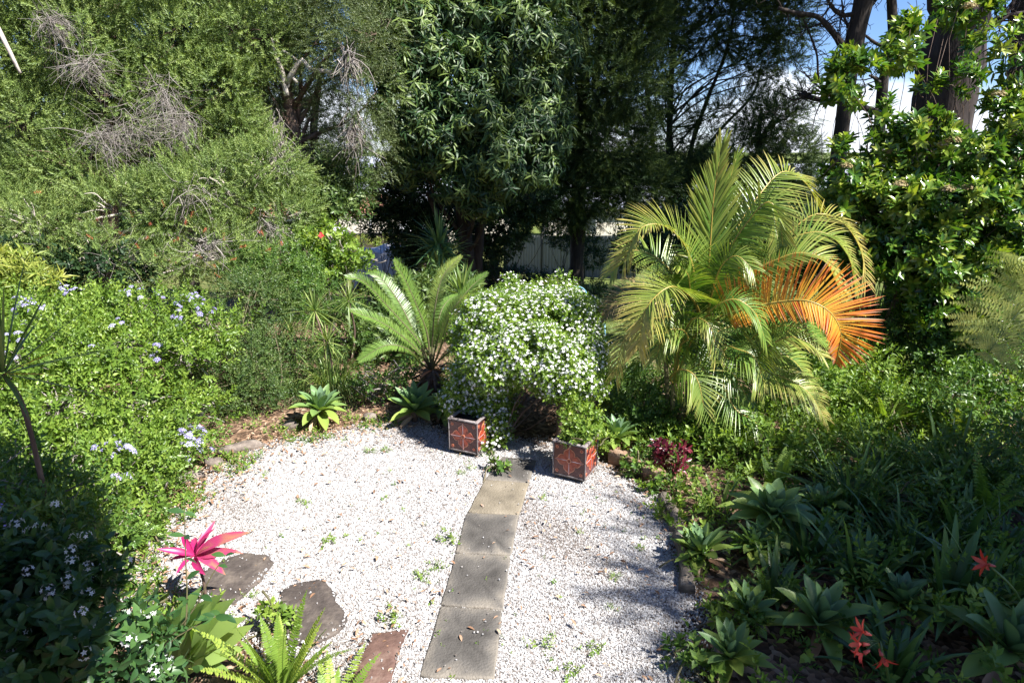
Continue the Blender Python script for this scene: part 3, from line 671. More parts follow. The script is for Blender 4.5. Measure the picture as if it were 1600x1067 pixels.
def agave(rng, n=30, size=.36, name='agave', label='', tall=.0, droop=.25):
    r = thing(name, label, 'agave', group='soft leaved agaves'); mb = MB(); i = np.arange(n); f = i/(n-1)
    az = i*2.39996+rng.normal(size=n)*.12; el = R(86)-R(84)*f**1.05+rng.normal(size=n)*.07
    D = np.stack([np.cos(az)*np.cos(el), np.sin(az)*np.cos(el), np.sin(el)], 1)
    O = np.stack([np.cos(az)*.02, np.sin(az)*.02, .17+.05*(1-f)+0*f], 1)
    dl = 5; da = az[-1]+np.arange(dl)*1.9; blades(mb, np.stack([np.cos(da)*.03, np.sin(da)*.03, np.full(dl, .10)], 1), np.stack([np.cos(da), np.sin(da), np.full(dl, -.28)], 1), size*rng.uniform(.5, .8, dl), size*.2, .1, 5, tint=rng.uniform(.2, .9, dl), fold=.5, mat=1)
    blades(mb, O, D, size*(.62+.46*np.sin(np.clip(f*1.25, 0, 1)*pi*.6))*rng.uniform(.9, 1.1, n), size*.36*(.62+.38*f)*rng.uniform(.9, 1.1, n), droop*(.25+.75*f)*rng.uniform(.5, 1.4, n), 7, tint=np.clip(f*.75+rng.normal(size=n)*.08, 0, 1), fold=.26, taper=(.52, .42), dt=.1)
    mb.build('leaves', [M['agave'], M['litter']], r)
    mb = MB(); tubes(mb, [(0, 0, -.05), (.005, 0, .06), (0, .004, .16)], [.045, .04, .03], 8); mb.build('stem', M['bark_brown'], r); return r
def rosette(rng, name, label, cat, base, heads, mat, bark='bark_brown', group=None, n=60, length=.6, width=.03, droop=.3, elmin=-40, elmax=85, segs=4, stem_r=.03, dead=0, tint=(.15, .8), lean=None):
    """stem(s) carrying heads of blades; heads: list of world points"""
    r = thing(name, label, cat, base, group); mb = MB(); st = MB()
    for h in heads:
        h = np.asarray(h, float); i = np.arange(n); f = i/(n-1); az = i*2.39996+rng.normal(size=n)*.2; el = R(elmax)+(R(elmin)-R(elmax))*f+rng.normal(size=n)*.12
        D = np.stack([np.cos(az)*np.cos(el), np.sin(az)*np.cos(el), np.sin(el)], 1)
        blades(mb, h+D*.02, D, length*rng.uniform(.7, 1.1, n), width*rng.uniform(.8, 1.15, n), droop*rng.uniform(.3, 1.5, n)*(.4+.6*f), segs, tint=rng.uniform(tint[0], tint[1], n), fold=.2, taper=(.3, .75), dt=.12)
        b = np.array(base, float); mid = (b+h)/2+np.array([rng.normal()*.05, rng.normal()*.05, 0])
        if lean is not None: mid = np.asarray(lean)
        P = spline([b, mid, h], 12); tubes(st, P, np.linspace(stem_r*1.2, stem_r*.8, 12)*(1+.06*np.sin(np.arange(12)*2.2)), 8)
        if dead:
            a2 = rng.uniform(0, 2*pi, dead); D2 = np.stack([np.cos(a2)*.35, np.sin(a2)*.35, np.full(dead, -.9)], 1)
            blades(st, h+D2*.03, D2, length*rng.uniform(.4, .8, dead), width*.8, .05, 3, tint=rng.uniform(.3, .9, dead))
    st.build('trunk', M[bark], r, base); mb.build('leaves', M[mat], r, base); return r
def strap_clump(rng, name, label, cat, base, mat, n=120, length=.6, width=.012, spread=.12, droop=.55, elmin=35, elmax=85, group=None, tint=(.1, .9)):
    az = rng.uniform(0, 2*pi, n); el = R(1)*rng.uniform(elmin, elmax, n)
    D = np.stack([np.cos(az)*np.cos(el), np.sin(az)*np.cos(el), np.sin(el)], 1)
    O = np.array(base)+np.stack([np.cos(az), np.sin(az), np.zeros(n)], 1)*rng.uniform(0, spread, (n, 1))
    mb = MB(); blades(mb, O, D, length*rng.uniform(.55, 1.15, n), width*rng.uniform(.7, 1.2, n), droop*rng.uniform(.5, 1.4, n), 6, tint=rng.uniform(tint[0], tint[1], n), fold=.2, taper=(.2, .7), dt=.15)
    o = mb.build(name, M[mat], None, base); o.location = tuple(base); return tag(o, label, cat, group)

def pinnate(mb, P, hint, n, ln, wd, ang0=75, ang1=35, vee=.3, droop=.25, tint=.4, dt=.25, start=.1, rng=None, segs=3, shape=None, mat=0, jit=.05, sides=(-1, 1), tip_tint=0.0, tj=.06, inner=1.0):
    """leaflets on both sides of a rachis polyline P (K,3)"""
    rng = rng or np.random.default_rng(0); K = len(P); cum = np.concatenate([[0], np.cumsum(np.linalg.norm(np.diff(P, axis=0), axis=1))]); cum /= cum[-1]
    for s in sides:
        t = np.linspace(start, 1, n)+rng.normal(size=n)*.15/n; t = np.clip(t, 0, 1)
        C = np.stack([np.interp(t, cum, P[:, k]) for k in range(3)], 1); T = nrm(np.gradient(P, axis=0)); T = nrm(np.stack([np.interp(t, cum, T[:, k]) for k in range(3)], 1))
        H = np.broadcast_to(np.asarray(hint, float), C.shape); S = nrm(np.cross(T, H)); N = np.cross(S, T)
        u = (t-start)/(1-start); a = R(1)*(ang0+(ang1-ang0)*u)+rng.normal(size=n)*jit
        D = S*s*np.sin(a)[:, None]+T*np.cos(a)[:, None]+N*(vee+rng.normal(size=n)*jit)[:, None]
        l = ln*(shape(u) if shape else (.45+.55*np.sin(np.clip(u*1.15+.12, 0, 1)*pi)**.7))*rng.uniform(.92, 1.08, n)*(inner if s > 0 else 1)
        side = nrm(np.cross(D, N)); blades(mb, C, D, l, wd, droop, segs, side=side, tint=np.clip(tint+tip_tint*u+rng.normal(size=n)*tj, 0, 1), fold=.18, taper=(.35, .6), dt=dt, mat=mat)
def frond(rng, root, off, path, hint, n, ln, wd, leafm, r0=.011, stalk='rachis', name='frond', label=None, **kw):
    P = spline(path, 26); mb = MB(); tubes(mb, P, np.linspace(r0, r0*.25, 26), 5, tint=.5, mat=1)
    pinnate(mb, P, hint, n, ln, wd, rng=rng, **kw); o = mb.build(name, [M[leafm], M[stalk]], root, off)
    if label: o['label'] = label
    return o
def fern(rng, name, label, base, n, ln, mat='fern', group=None, el=(50, 85), droop=.35, pin=.045, npn=30, az=None, wd=None):
    r = thing(name, label, 'fern', base, group)
    mb = MB()
    for i in range(n):
        a = rng.uniform(0, 2*pi) if az is None else rng.uniform(*az); e = R(rng.uniform(*el)); l = ln*rng.uniform(.65, 1.1)
        D = np.array([cos(a)*cos(e), sin(a)*cos(e), sin(e)]); t = np.linspace(0, 1, 14)[:, None]; P = np.array(base)+D*l*t+np.array([cos(a), sin(a), -1.2])*(droop*rng.uniform(.4, 1.3)*l*t**2.2)*.6+np.array([cos(a), sin(a), 0])*.02
        hint = np.array([-cos(a)*.8, -sin(a)*.8, 1.0])+rng.normal(size=3)*.15; tubes(mb, P, np.linspace(.004, .0012, 14), 4, tint=.3)
        pinnate(mb, P, hint, npn, pin*(l/ln)**.5, wd or pin*.34, 86, 70, .05, .08, tint=rng.uniform(.2, .85), dt=.1, start=.12, rng=rng, segs=2, shape=lambda u: np.clip(1.02-.2*u-.8*u**4, .06, 1)*np.clip(.6+u*3, 0, 1))
    mb.build('fronds', M[mat], r, base)
    mb = MB(); tubes(mb, [np.array(base)-[0, 0, .03], np.array(base)+[0, 0, .05]], [.03, .015], 7); mb.build('crown', M['bark_brown'], r, base); return r

# ------------------------------------------------------------------ garden arch with white jasmine
g = np.random.default_rng(21)
JS = [sprig(g, 9, .11, .045, .5, 60) for _ in range(4)]
jc = [clump(*a) for a in [(775, 520, 6.75, (.38, .5, .36)), (865, 520, 6.75, (.42, .5, .36)), (828, 498, 7.15, (.48, .4, .30)), (800, 458, 7.35, (.07, .08, .10)), (880, 455, 7.3, (.06, .07, .12)), (842, 462, 7.4, (.1, .1, .08)), (905, 560, 6.45, (.20, .34, .26)), (765, 565, 6.35, (.24, .28, .28)), (820, 555, 6.15, (.36, .24, .22)), (875, 580, 6.05, (.24, .2, .20)), (775, 572, 6.12, (.20, .2, .16)), (854, 582, 6.0, (.14, .13, .10)), (895, 596, 6.0, (.11, .12, .10)), (882, 618, 5.98, (.05, .06, .06)),
       (885, 490, 7.15, (.3, .3, .2)), (768, 495, 7.1, (.22, .25, .2)), (750, 615, 6.45, (.28, .22, .30)), (764, 650, 6.3, (.13, .15, .24)), (725, 605, 6.5, (.14, .2, .28)), (772, 632, 6.35, (.13, .18, .24)), (768, 688, 6.15, (.09, .10, .12)), (735, 632, 6.45, (.16, .12, .18)), (922, 600, 6.3, (.07, .12, .10))]]
arch_base = gr(800, 690)
ar = thing('garden_arch', "timber garden arch hidden under flowering white jasmine", 'arch', arch_base)
posts = [gr(873, 694), gr(764, 676), gr(880, 655)+np.array([.12, .35, 0]), gr(760, 640)+np.array([-.05, .1, 0])]
for p in posts:
    mb = MB(); box(mb, (p[0], p[1], .50), (.05, .05, 1.06), .35, bev=.006); mb.build('post', M['bark_brown'], ar, arch_base)
for a, b in ((0, 2), (1, 3), (0, 1), (2, 3)):
    mb = MB(); A, B = posts[a].copy(), posts[b].copy(); A[2] = B[2] = 1.0+.028*(a == 0 and b == 1 or a == 2); tubes(mb, [A, (A+B)/2, B], .026, 6); mb.build('rail', M['bark_brown'], ar, arch_base)
jm = shrub('white_jasmine', "dense mound of white flowering jasmine climbing over the garden arch", 'jasmine', gr(775, 690), jc, g, 'jasmine', JS, 82, .10, 18, .8, 1.25, back=.6, inner=.75, up=.4, spread=.5, bark='bark_brown', twig_n=30,
           blossoms=blossoms_on('white_petal', STAR, 24000, (.0155, .0215), pick=lambda P, N: (g.random(len(P)) < .92+.3*np.sin(P[:, 0]*7+P[:, 2]*6)*np.sin(P[:, 1]*6-P[:, 2]*9+1)), lift=.095, tint=(.35, 1)))
# shrub growing in the right planter
p = np.array(loc_r)+np.array([0, 0, .38]); q0 = np.random.default_rng(22)
shrub('planter_shrub', "bright green small leaved shrub growing in the right tiled planter", 'shrub', p, [(p+np.array([-.02, .02, .08]), np.array([.11, .12, .09])), (p+np.array([.06, .05, .12]), np.array([.12, .13, .11])), (p+np.array([.05, .1, .17]), np.array([.11, .12, .09])), (p+np.array([.19, .06, .0]), np.array([.08, .10, .1]))],
      q0, 'lime', [sprig(q0, 9, .10, .042, .58, 60) for _ in range(3)], 90, .07, 8, .8, 1.2, back=.8, twig_n=20)

# ------------------------------------------------------------------ agaves
ag = np.random.default_rng(31)
proto = [agave(ag, 32, .36, droop=.3), agave(ag, 25, .36, droop=.12), agave(ag, 36, .33, droop=.45), agave(ag, 22, .40, droop=.2), agave(ag, 29, .34, droop=.05)]
AG = [(497, 663, 0, .93, "sunlit agave with pale centre and yellow outer leaves on the left gravel edge"), (648, 660, 1, .92, "agave under the cycad, half in shade, casting a shadow on the gravel"), (700, 650, 2, .8, "shaded dark agave just behind the left planter"),
      (962, 706, 0, .80, "blue green agave beside the shrub of the right planter"), (1196, 838, 2, 1.1, "large half shaded agave with blue centre right of the gravel"), (1100, 886, 4, .68, "small sunlit agave at the right edge of the gravel by the log"),
      (1172, 878, 0, .62, "small agave in front of the large blue centred one"), (1268, 1000, 3, .80, "big sunlit agave with upright leaves beside the red trumpet flowers"), (1166, 976, 4, .60, "agave with yellow striped upright leaves left of the big upright one"),
      (1146, 1052, 1, .62, "agave with narrow upright leaves at the bottom near the gravel"), (1405, 975, 0, .7, "dark shaded agave above the red trumpet flowers"), (1560, 1050, 3, 1.0, "large dark agave in the bottom right corner"), (1282, 822, 2, .82, "dim agave in shade right of the large blue centred one"), (956, 612, 1, .8, "dark agave in shade behind the arch beside the lawn")]
for k, (px, py, v, s, lb) in enumerate(AG):
    p = gr(px, py); first = not proto[v]['label']
    if first: o = proto[v]; o.location = tuple(p); o.scale = (s,)*3; o['label'] = lb
    else: o = copy_thing(proto[v], p, 0, s, lb)
    o.rotation_euler = (.16*sin(k*2.3), .16*cos(k*3.1), k*1.3)

# ------------------------------------------------------------------ cycad
cg = np.random.default_rng(41); cb = gr(672, 612); cb[1] = 7.5; cb[0] = at(672, 600, 7.5)[0]; cb[2] = hz(cb[0], cb[1])
cy = thing('cycad', "cycad with stiff arching fronds and a shaggy brown trunk left of the jasmine arch", 'cycad', cb)
top = at(674, 578, 7.5)
mb = MB(); tubes(mb, [cb-[0, 0, .05], (cb+top)/2, top], [.17, .16, .10], 11)
a2 = cg.uniform(0, 2*pi, 170); zz = cg.uniform(.05, 1.1, 170)[:, None]; O = cb+(top-cb)*zz+np.stack([np.cos(a2), np.sin(a2), 0*a2], 1)*.12
blades(mb, O, np.stack([np.cos(a2), np.sin(a2), cg.uniform(-.9, .7, 170)], 1), cg.uniform(.08, .26, 170), .03, .3, 3, tint=cg.uniform(0, 1, 170)); mb.build('trunk', M['bark_brown'], cy, cb)
CF = [([(655, 535), (605, 478), (568, 440), (541, 433)], (7.4, 7.2, 7.0, 6.9), .40, .0), ([(650, 525), (622, 470), (592, 432), (574, 427)], (7.6, 7.8, 8.0, 8.1), .35, .0), ([(668, 525), (656, 490), (637, 446), (616, 407)], (7.5, 7.4, 7.3, 7.2), .45, 0),
      ([(676, 525), (680, 480), (692, 432), (720, 401)], (7.5, 7.5, 7.6, 7.7), .55, .35), ([(684, 530), (703, 490), (735, 450), (761, 427)], (7.5, 7.5, 7.6, 7.7), .35, 0), ([(658, 555), (633, 529), (592, 502), (549, 486)], (7.3, 7.1, 6.9, 6.75), .45, 0),
      ([(655, 565), (636, 545), (602, 540), (562, 563)], (7.3, 7.05, 6.9, 6.8), .42, 0), ([(688, 545), (697, 510), (712, 478), (735, 462)], (7.3, 7.2, 7.15, 7.1), .7, .3), ([(680, 530), (688, 490), (700, 470), (716, 462)], (7.8, 8.0, 8.2, 8.35), .3, 0), ([(690, 560), (712, 545), (728, 560), (735, 590)], (7.3, 7.15, 7.05, 7.0), .3, 0)]
for pth, Ys, tn, tt in CF:
    path = [top]+[at(x, y, Y) for (x, y), Y in zip(pth, Ys)]
    v = path[-1]-path[0]; hint = np.array([-v[0]*.5, -.55-.1*v[1], .9])
    frond(cg, cy, cb, path, hint, 84, .135, .013, 'cycad', r0=.014, stalk='stem', ang0=80, ang1=42, vee=.22, droop=.06, tint=tn, dt=.1, start=.2, segs=2, tip_tint=tt, jit=.03, shape=lambda u: np.clip(.35+1.9*u, 0, 1)*np.clip((1.04-u)*4.5, .12, 1)**.7)
mb = MB(); blades(mb, np.repeat(top[None], 4, 0)+cg.normal(size=(4, 3))*.03, [(.7, -.5, .25), (.9, -.3, .1), (.6, -.7, .4), (-.4, -.7, .1)], [.26, .22, .2, .24], .045, .25, 5, tint=[.3, .5, .4, .8]); mb.build('dry_fronds', M['palm_orange'], cy, cb)

# ------------------------------------------------------------------ golden cane palm
pg = np.random.default_rng(51); pb = gr(1044, 690); pm = thing('cane_palm', "golden cane palm with arching fronds, one of them orange", 'palm', pb)
PF = [  # (path px, depths, leaflets, length, width, ang0, ang1, vee, droop, tint, tip tint, hint)
 ([(1104, 470), (1110, 380), (1116, 300), (1126, 236)], (6.6, 6.6, 6.6, 6.6), 46, .52, .034, 40, 12, .10, .05, .38, .12, (0, -1, .1)),
 ([(1108, 460), (1122, 360), (1138, 290), (1150, 248)], (6.7, 6.75, 6.8, 6.8), 30, .36, .028, 40, 18, .2, .10, .35, .1, (.5, -1, .1)),
 ([(1086, 470), (1082, 415), (1062, 372), (1030, 351), (998, 360), (975, 410)], (6.6, 6.5, 6.4, 6.3, 6.2, 6.2), 54, .44, .022, 78, 40, .30, .10, .32, .45, (-.25, -.45, 1)),
 ([(1090, 480), (1072, 458), (1048, 448), (1022, 466), (1006, 492), (998, 545)], (6.4, 6.2, 6.05, 5.95, 5.9, 5.9), 48, .42, .022, 78, 38, .30, .14, .30, .60, (-.3, -.5, 1)),
 ([(1112, 460), (1140, 390), (1170, 345), (1199, 316), (1218, 338), (1223, 388)], (6.6, 6.55, 6.5, 6.4, 6.35, 6.3), 56, .44, .024, 72, 34, .25, .16, .30, .30, (-.5, -.7, .75)),
 ([(1115, 450), (1150, 360), (1190, 300), (1225, 268), (1260, 288), (1280, 325)], (6.9, 7.1, 7.3, 7.5, 7.6, 7.7), 50, .46, .022, 80, 42, .22, .12, .25, .5, (.3, -.35, 1)),
 ([(1120, 470), (1160, 436), (1200, 412), (1250, 395), (1290, 410), (1312, 455)], (6.4, 6.35, 6.25, 6.15, 6.1, 6.1), 60, .42, .022, 80, 38, .30, .10, .32, .42, (.15, -.4, 1)),
 ([(1130, 494), (1175, 480), (1220, 471), (1262, 470), (1297, 488), (1314, 522), (1306, 566)], (6.2, 6.1, 6.0, 5.9, 5.85, 5.85, 5.9), 66, .47, .024, 84, 46, .12, .04, .28, .32, (0, -.95, .35)),
 ([(1150, 470), (1210, 390), (1270, 336), (1318, 350), (1345, 392), (1352, 440)], (7.0, 7.1, 7.2, 7.2, 7.15, 7.1), 48, .48, .018, 78, 44, .2, .1, .35, .6, (.2, -.3, 1)),
 ([(1048, 590), (1062, 578), (1080, 582), (1092, 600), (1100, 638)], (6.2, 6.05, 5.95, 5.9, 5.85), 28, .34, .018, 78, 30, .18, .14, .38, .15, (-.1, -.8, .7)),
 ([(1070, 520), (1085, 498), (1103, 503), (1114, 522), (1119, 556)], (6.3, 6.15, 6.05, 6.0, 5.95), 30, .30, .019, 78, 34, .2, .2, .38, .2, (.2, -.8, .7)),
 ([(1150, 560), (1180, 525), (1215, 510), (1250, 514), (1282, 552)], (6.4, 6.3, 6.2, 6.15, 6.1), 44, .36, .018, 80, 36, .22, .2, .18, .15, (.1, -.4, 1)),
 ([(1165, 575), (1195, 545), (1232, 527), (1262, 535), (1285, 557)], (6.1, 6.0, 5.9, 5.85, 5.8), 34, .30, .020, 80, 36, .25, .12, .50, .15, (.1, -.5, 1)),
 ([(1140, 560), (1180, 575), (1225, 590), (1262, 612), (1290, 655)], (6.3, 6.15, 6.0, 5.9, 5.85), 46, .32, .012, 70, 36, .25, .22, .55, .2, (.1, -.5, 1)),
 ([(1056, 505), (1020, 498), (990, 512), (972, 538), (962, 585)], (6.4, 6.2, 6.1, 6.05, 6.05), 34, .32, .017, 76, 32, .15, .2, .5, .4, (-.3, -.6, .8)),
 ([(1072, 490), (1030, 462), (985, 462), (955, 482), (930, 510)], (6.9, 6.9, 6.9, 6.9, 6.95), 44, .36, .018, 80, 44, .22, .12, .55, .3, (-.2, -.4, 1)),
 ([(1095, 480), (1094, 440), (1086, 405), (1070, 385)], (6.7, 6.8, 6.9, 7.0), 34, .40, .022, 70, 30, .2, .2, .22, .2, (-.2, -.8, .6)),
 ([(1100, 500), (1120, 478), (1150, 468), (1180, 490), (1195, 530)], (6.2, 6.05, 5.95, 5.9, 5.9), 40, .32, .018, 78, 36, .2, .2, .2, .15, (.1, -.5, 1)),
 ([(1090, 520), (1120, 560), (1150, 590), (1175, 640)], (6.3, 6.15, 6.05, 6.0), 36, .34, .017, 74, 34, .2, .25, .22, .1, (.1, -.6, .9)),
 ([(1060, 560), (1040, 540), (1010, 545), (990, 580)], (6.7, 6.7, 6.7, 6.7), 28, .30, .016, 76, 34, .2, .2, .15, .1, (-.2, -.5, 1)),
 ([(1120, 520), (1160, 510), (1200, 530), (1225, 575)], (6.8, 6.9, 7.0, 7.0), 36, .34, .018, 76, 34, .2, .2, .12, .1, (.1, -.5, 1)),
 ([(1130, 600), (1150, 640), (1180, 660), (1200, 700)], (6.0, 5.9, 5.8, 5.75), 30, .26, .014, 76, 36, .2, .25, .25, .15, (.2, -.6, .9))]
PF += [([(1130, 470), (1190, 420), (1240, 372), (1290, 365), (1325, 400), (1335, 445)], (6.7, 6.7, 6.7, 6.65, 6.6, 6.6), 46, .42, .022, 78, 40, .25, .1, .3, .4, (.2, -.35, 1)), ([(1140, 540), (1190, 545), (1235, 560), (1270, 600)], (6.4, 6.35, 6.3, 6.3), 40, .36, .019, 78, 36, .22, .2, .35, .2, (.1, -.5, 1)), ([(1140, 500), (1200, 495), (1250, 505), (1300, 545)], (6.7, 6.75, 6.8, 6.8), 42, .38, .020, 78, 38, .22, .15, .2, .2, (.1, -.4, 1)), ([(1075, 470), (1045, 420), (1010, 395), (975, 395), (955, 430)], (6.8, 6.85, 6.9, 6.9, 6.9), 44, .40, .020, 78, 40, .25, .12, .3, .3, (-.25, -.4, 1)), ([(1095, 500), (1080, 460), (1075, 430), (1060, 415)], (6.5, 6.4, 6.3, 6.2), 34, .36, .022, 72, 32, .22, .2, .2, .25, (-.3, -.7, .7)), ([(1120, 500), (1150, 470), (1185, 450), (1210, 470)], (6.5, 6.5, 6.5, 6.5), 38, .36, .020, 74, 34, .22, .2, .18, .25, (.1, -.6, 1)),
 ([(1060, 545), (1075, 530), (1065, 515), (1040, 520), (1025, 560)], (6.3, 6.2, 6.15, 6.1, 6.1), 30, .32, .018, 76, 34, .2, .2, .25, .3, (-.3, -.7, .8)), ([(1130, 540), (1150, 545), (1180, 560), (1195, 610)], (6.25, 6.1, 6.0, 5.95), 34, .34, .016, 76, 34, .2, .2, .3, .2, (.1, -.6, .9)),
 ([(1110, 470), (1125, 420), (1150, 400), (1175, 420)], (6.4, 6.3, 6.2, 6.1), 36, .38, .020, 74, 34, .22, .2, .25, .25, (-.2, -.8, .7)), ([(1090, 570), (1110, 600), (1130, 640), (1135, 690)], (6.2, 6.1, 6.0, 5.95), 30, .32, .016, 76, 34, .2, .2, .2, .15, (0, -.8, .7))]
heads = {0: at(1100, 520, 6.6), 1: at(1052, 600, 6.4), 2: at(1130, 560, 6.3)}
for i, (pth, Ys, n, ln, wd, a0, a1, ve, dr, tn, tt, hint) in enumerate(PF):
    s = pth[0]; h = heads[0] if s[1] < 505 else (heads[2] if s[0] > 1090 else heads[1])
    path = [h]+[at(x, y, Y) for (x, y), Y in zip(pth, Ys)]
    om = 'palm_orange' if i == 7 else ('palm_brown' if i == 15 else 'palm')
    kw = dict(shape=lambda u: (.40+.62*np.sin(np.clip(u*.80+.12, 0, 1)*pi)**.7)*np.clip((1.06-u)*4, .3, 1)) if i == 7 else {}
    if i == 7: kw['inner'] = .42
    kw['tj'] = .15 if i == 7 else .08
    frond(pg, pm, pb, path, hint, int(n*1.5), ln*1.1, wd*.76, om, r0=.013, ang0=a0, ang1=a1, vee=ve, droop=dr*1.5, tint=tn if i != 7 else .05, dt=.28 if i != 7 else .45, start=.26, tip_tint=tt, segs=4, **kw,
          label={7: "orange dying palm frond drooping to the right", 0: "upright half opened pale green spear frond", 15: "dry brown frond reaching left behind the jasmine"}.get(i))
for a, b, r0 in [(gr(1040, 690), heads[1], .022), (gr(1050, 692), heads[0], .034), (gr(1056, 688), heads[2], .026), (gr(1038, 684), at(1040, 560, 6.6), .024)]:
    mb = MB(); P = spline([a-[0, 0, .05], a*.5+b*.5+np.array([.03, .02, 0]), b], 40); k = 1+.10*(np.arange(40) % 5 == 0); tubes(mb, P, np.linspace(r0, r0*1.1, 40)*k, 9); mb.build('cane', M['cane'], pm, pb)

# ------------------------------------------------------------------ yuccas and other rosettes
yg = np.random.default_rng(61)
def gp(px, py, Y): p = at(px, py, Y); p[2] = float(hz(p[0], p[1])); return p
h = at(686, 380, 13.5); b = gp(690, 470, 13.6)
rosette(yg, 'yucca', "tall yucca with a round head of dark blades in the shade behind the cycad", 'yucca', b, [h, at(688, 400, 13.5), at(690, 425, 13.6)], 'yucca', n=75, length=.82, width=.055, droop=.12, elmin=-70, elmax=85, stem_r=.09)
h = at(722, 462, 8.6); rosette(yg, 'yucca', "young bright yucca with spiky blades between the cycad and the jasmine", 'yucca', gp(722, 560, 8.6), [h], 'strap', n=46, length=.5, width=.032, droop=.08, elmin=-10, elmax=85, stem_r=.03)
h = at(718, 580, 6.9); rosette(yg, 'bromeliad', "yellow green strappy plant at the left foot of the jasmine mound", 'bromeliad', gp(716, 640, 6.9), [h], 'lime_pale', n=22, length=.24, width=.035, droop=.35, elmin=-30, elmax=80, stem_r=.02)
for px, py, Y, ln, n, lb in [(492, 486, 7.9, .42, 60, "spidery dracaena head with narrow yellowish blades in the middle of the left bed"), (455, 520, 8.2, .36, 40, "lower spidery dracaena head left of the yellowish one"), (512, 535, 7.7, .36, 40, "small spidery dracaena head above the grassy clump"), (545, 470, 8.8, .4, 45, "spidery dracaena head behind the cycad fronds")]:
    rosette(yg, 'dracaena', lb, 'dracaena', gp(px, py+60, Y), [at(px, py, Y)], 'strap', n=n, length=ln, width=.014, droop=.35, elmin=-55, elmax=85, stem_r=.015, tint=(.3, 1), group='narrow leaved dracaenas')
p = gp(520, 600, 7.5); strap_clump(yg, 'grass_clump', "tall weeping grassy clump behind the sunlit agave", 'grass clump', p, 'strap', 340, 1.25, .016, .16, .88, 68, 88, tint=(.2, 1))
p = gp(455, 610, 7.6); strap_clump(yg, 'grass_clump', "smaller grassy clump left of the tall weeping one", 'grass clump', p, 'strap', 130, .5, .012, .18, .7, 45, 85)
for px, py, Y, n, ln, w_, mt, lb in [(1330, 800, None, 200, 1.0, .026, 'strap_shaded', "broad shaded clump of long arching straps right of the agaves"), (1480, 780, None, 170, 1.1, .034, 'strap_shaded', "tall strappy clump in deep shade at the right"), (1420, 880, None, 130, .8, .028, 'strap_shaded', "low strappy clump in shade above the red flowers"), (1235, 720, None, 120, .75, .02, 'strap', "sunlit grassy clump under the palm"), (1170, 735, None, 80, .4, .012, 'strap', "small sunlit grassy tuft left of the one under the palm"), (1560, 880, None, 120, .8, .02, 'strap_shaded', "strappy clump in shade at the far right edge"), (1300, 650, None, 120, .6, .010, 'strap', "fine bluish grassy clump below the orange frond"), (1385, 760, None, 150, .9, .024, 'strap_shaded', "dim strappy clump between the two large ones")]:
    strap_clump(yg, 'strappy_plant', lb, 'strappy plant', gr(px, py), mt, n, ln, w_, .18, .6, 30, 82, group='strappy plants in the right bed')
for px, py, n_, ln, w_, lb in [(1260, 880, 40, .75, .05, "broad dark strap leaves between the large agave and the strappy clump"), (1350, 920, 44, .8, .055, "broad arching strap leaves left of the leaning red flower stalk"), (1480, 960, 46, .85, .06, "broad shaded strap leaves right of the red trumpet flowers"), (1560, 960, 40, .9, .06, "large upright strap leaves near the bottom right corner"), (1500, 860, 40, .85, .05, "upright strap leaves behind the single red flower"), (1210, 940, 30, .5, .04, "short strap leaves between two sunlit agaves"), (1400, 1060, 40, .6, .05, "low strap leaves under the four red trumpet flowers"), (1120, 800, 30, .45, .03, "narrow strap leaves beside the edging log")]:
    strap_clump(yg, 'strap_leaf_plant', lb, 'strap plant', gr(px, py), 'strap_shaded' if px > 1230 else 'strap', n_, ln, w_, .14, .45, 35, 84, group='broad strap leaf plants in the right bed')  # leaf colour switches to the shade tone further right
# cordyline at the left picture edge, with a bent trunk
b = gr(58, 790); b[1] = 3.55; b[0] = at(58, 745, 3.55)[0]; b[2] = 0; h = at(6, 585, 3.3); mid = at(46, 668, 3.45)
o = rosette(yg, 'bent_cordyline', "slender cordyline with a bent bare trunk and thin blades at the left edge", 'cordyline', b, [h], 'strap', bark='bark_brown', n=34, length=.62, width=.02, droop=.12, elmin=-25, elmax=80, stem_r=.014, tint=(.2, .9), lean=mid)
mb = MB(); blades(mb, [h, h], [(at(125, 581, 3.0)-h), (at(110, 535, 3.15)-h)], [.50, .52], .014, .03, 4, tint=[.12, .05]); mb.build('dry_blade', M['palm_orange'], o, b)
# pink cordyline
b = gr(322, 950); h = at(305, 868, 3.62); r = thing('pink_cordyline', "magenta leaved cordyline on a thin bare stem beside the flagstones", 'cordyline', b); mb = MB()
tubes(mb, spline([b-[0, 0, .03], (b+h)/2+[.02, 0, 0], h], 10), np.linspace(.011, .008, 10), 7); mb.build('stem', M['bark_brown'], r, b)
PKL = [((253, 852), 0), ((273, 884), 0), ((275, 828), .05), ((330, 810), .45), ((318, 822), .3), ((362, 820), .8), ((376, 846), .75), ((350, 858), .6), ((342, 876), .6), ((262, 868), 0), ((300, 826), .2), ((300, 888), .1), ((335, 850), .3), ((285, 845), .02)]
mb = MB()
for k, ((x, y), tn) in enumerate(PKL):
    e = at(x, y, 3.62+[-.12, -.18, .1, .12, .0, -.1, .05, -.15, -.2, -.05, .2, -.25, .2, .25][k]); d = e-h; l = np.linalg.norm(d)
    tp = leafn(.20, 8, .34, .55, .5); y_ = nrm(d); z_ = nrm(np.array([-.1, -.5, 1.0])+pg.normal(size=3)*.25); x_ = nrm(np.cross(y_, z_)); z_ = np.cross(x_, y_)
    mb.inst((tp[0], tp[1], tp[0][:, 1]*.25+np.where(np.abs(tp[0][:, 0]) < 1e-6, .16, -.06)+pg.normal(size=len(tp[0]))*.11), h[None], x_[None], y_[None], z_[None], l*.95, tn*.72)
mb.build('leaves', M['pink'], r, b)

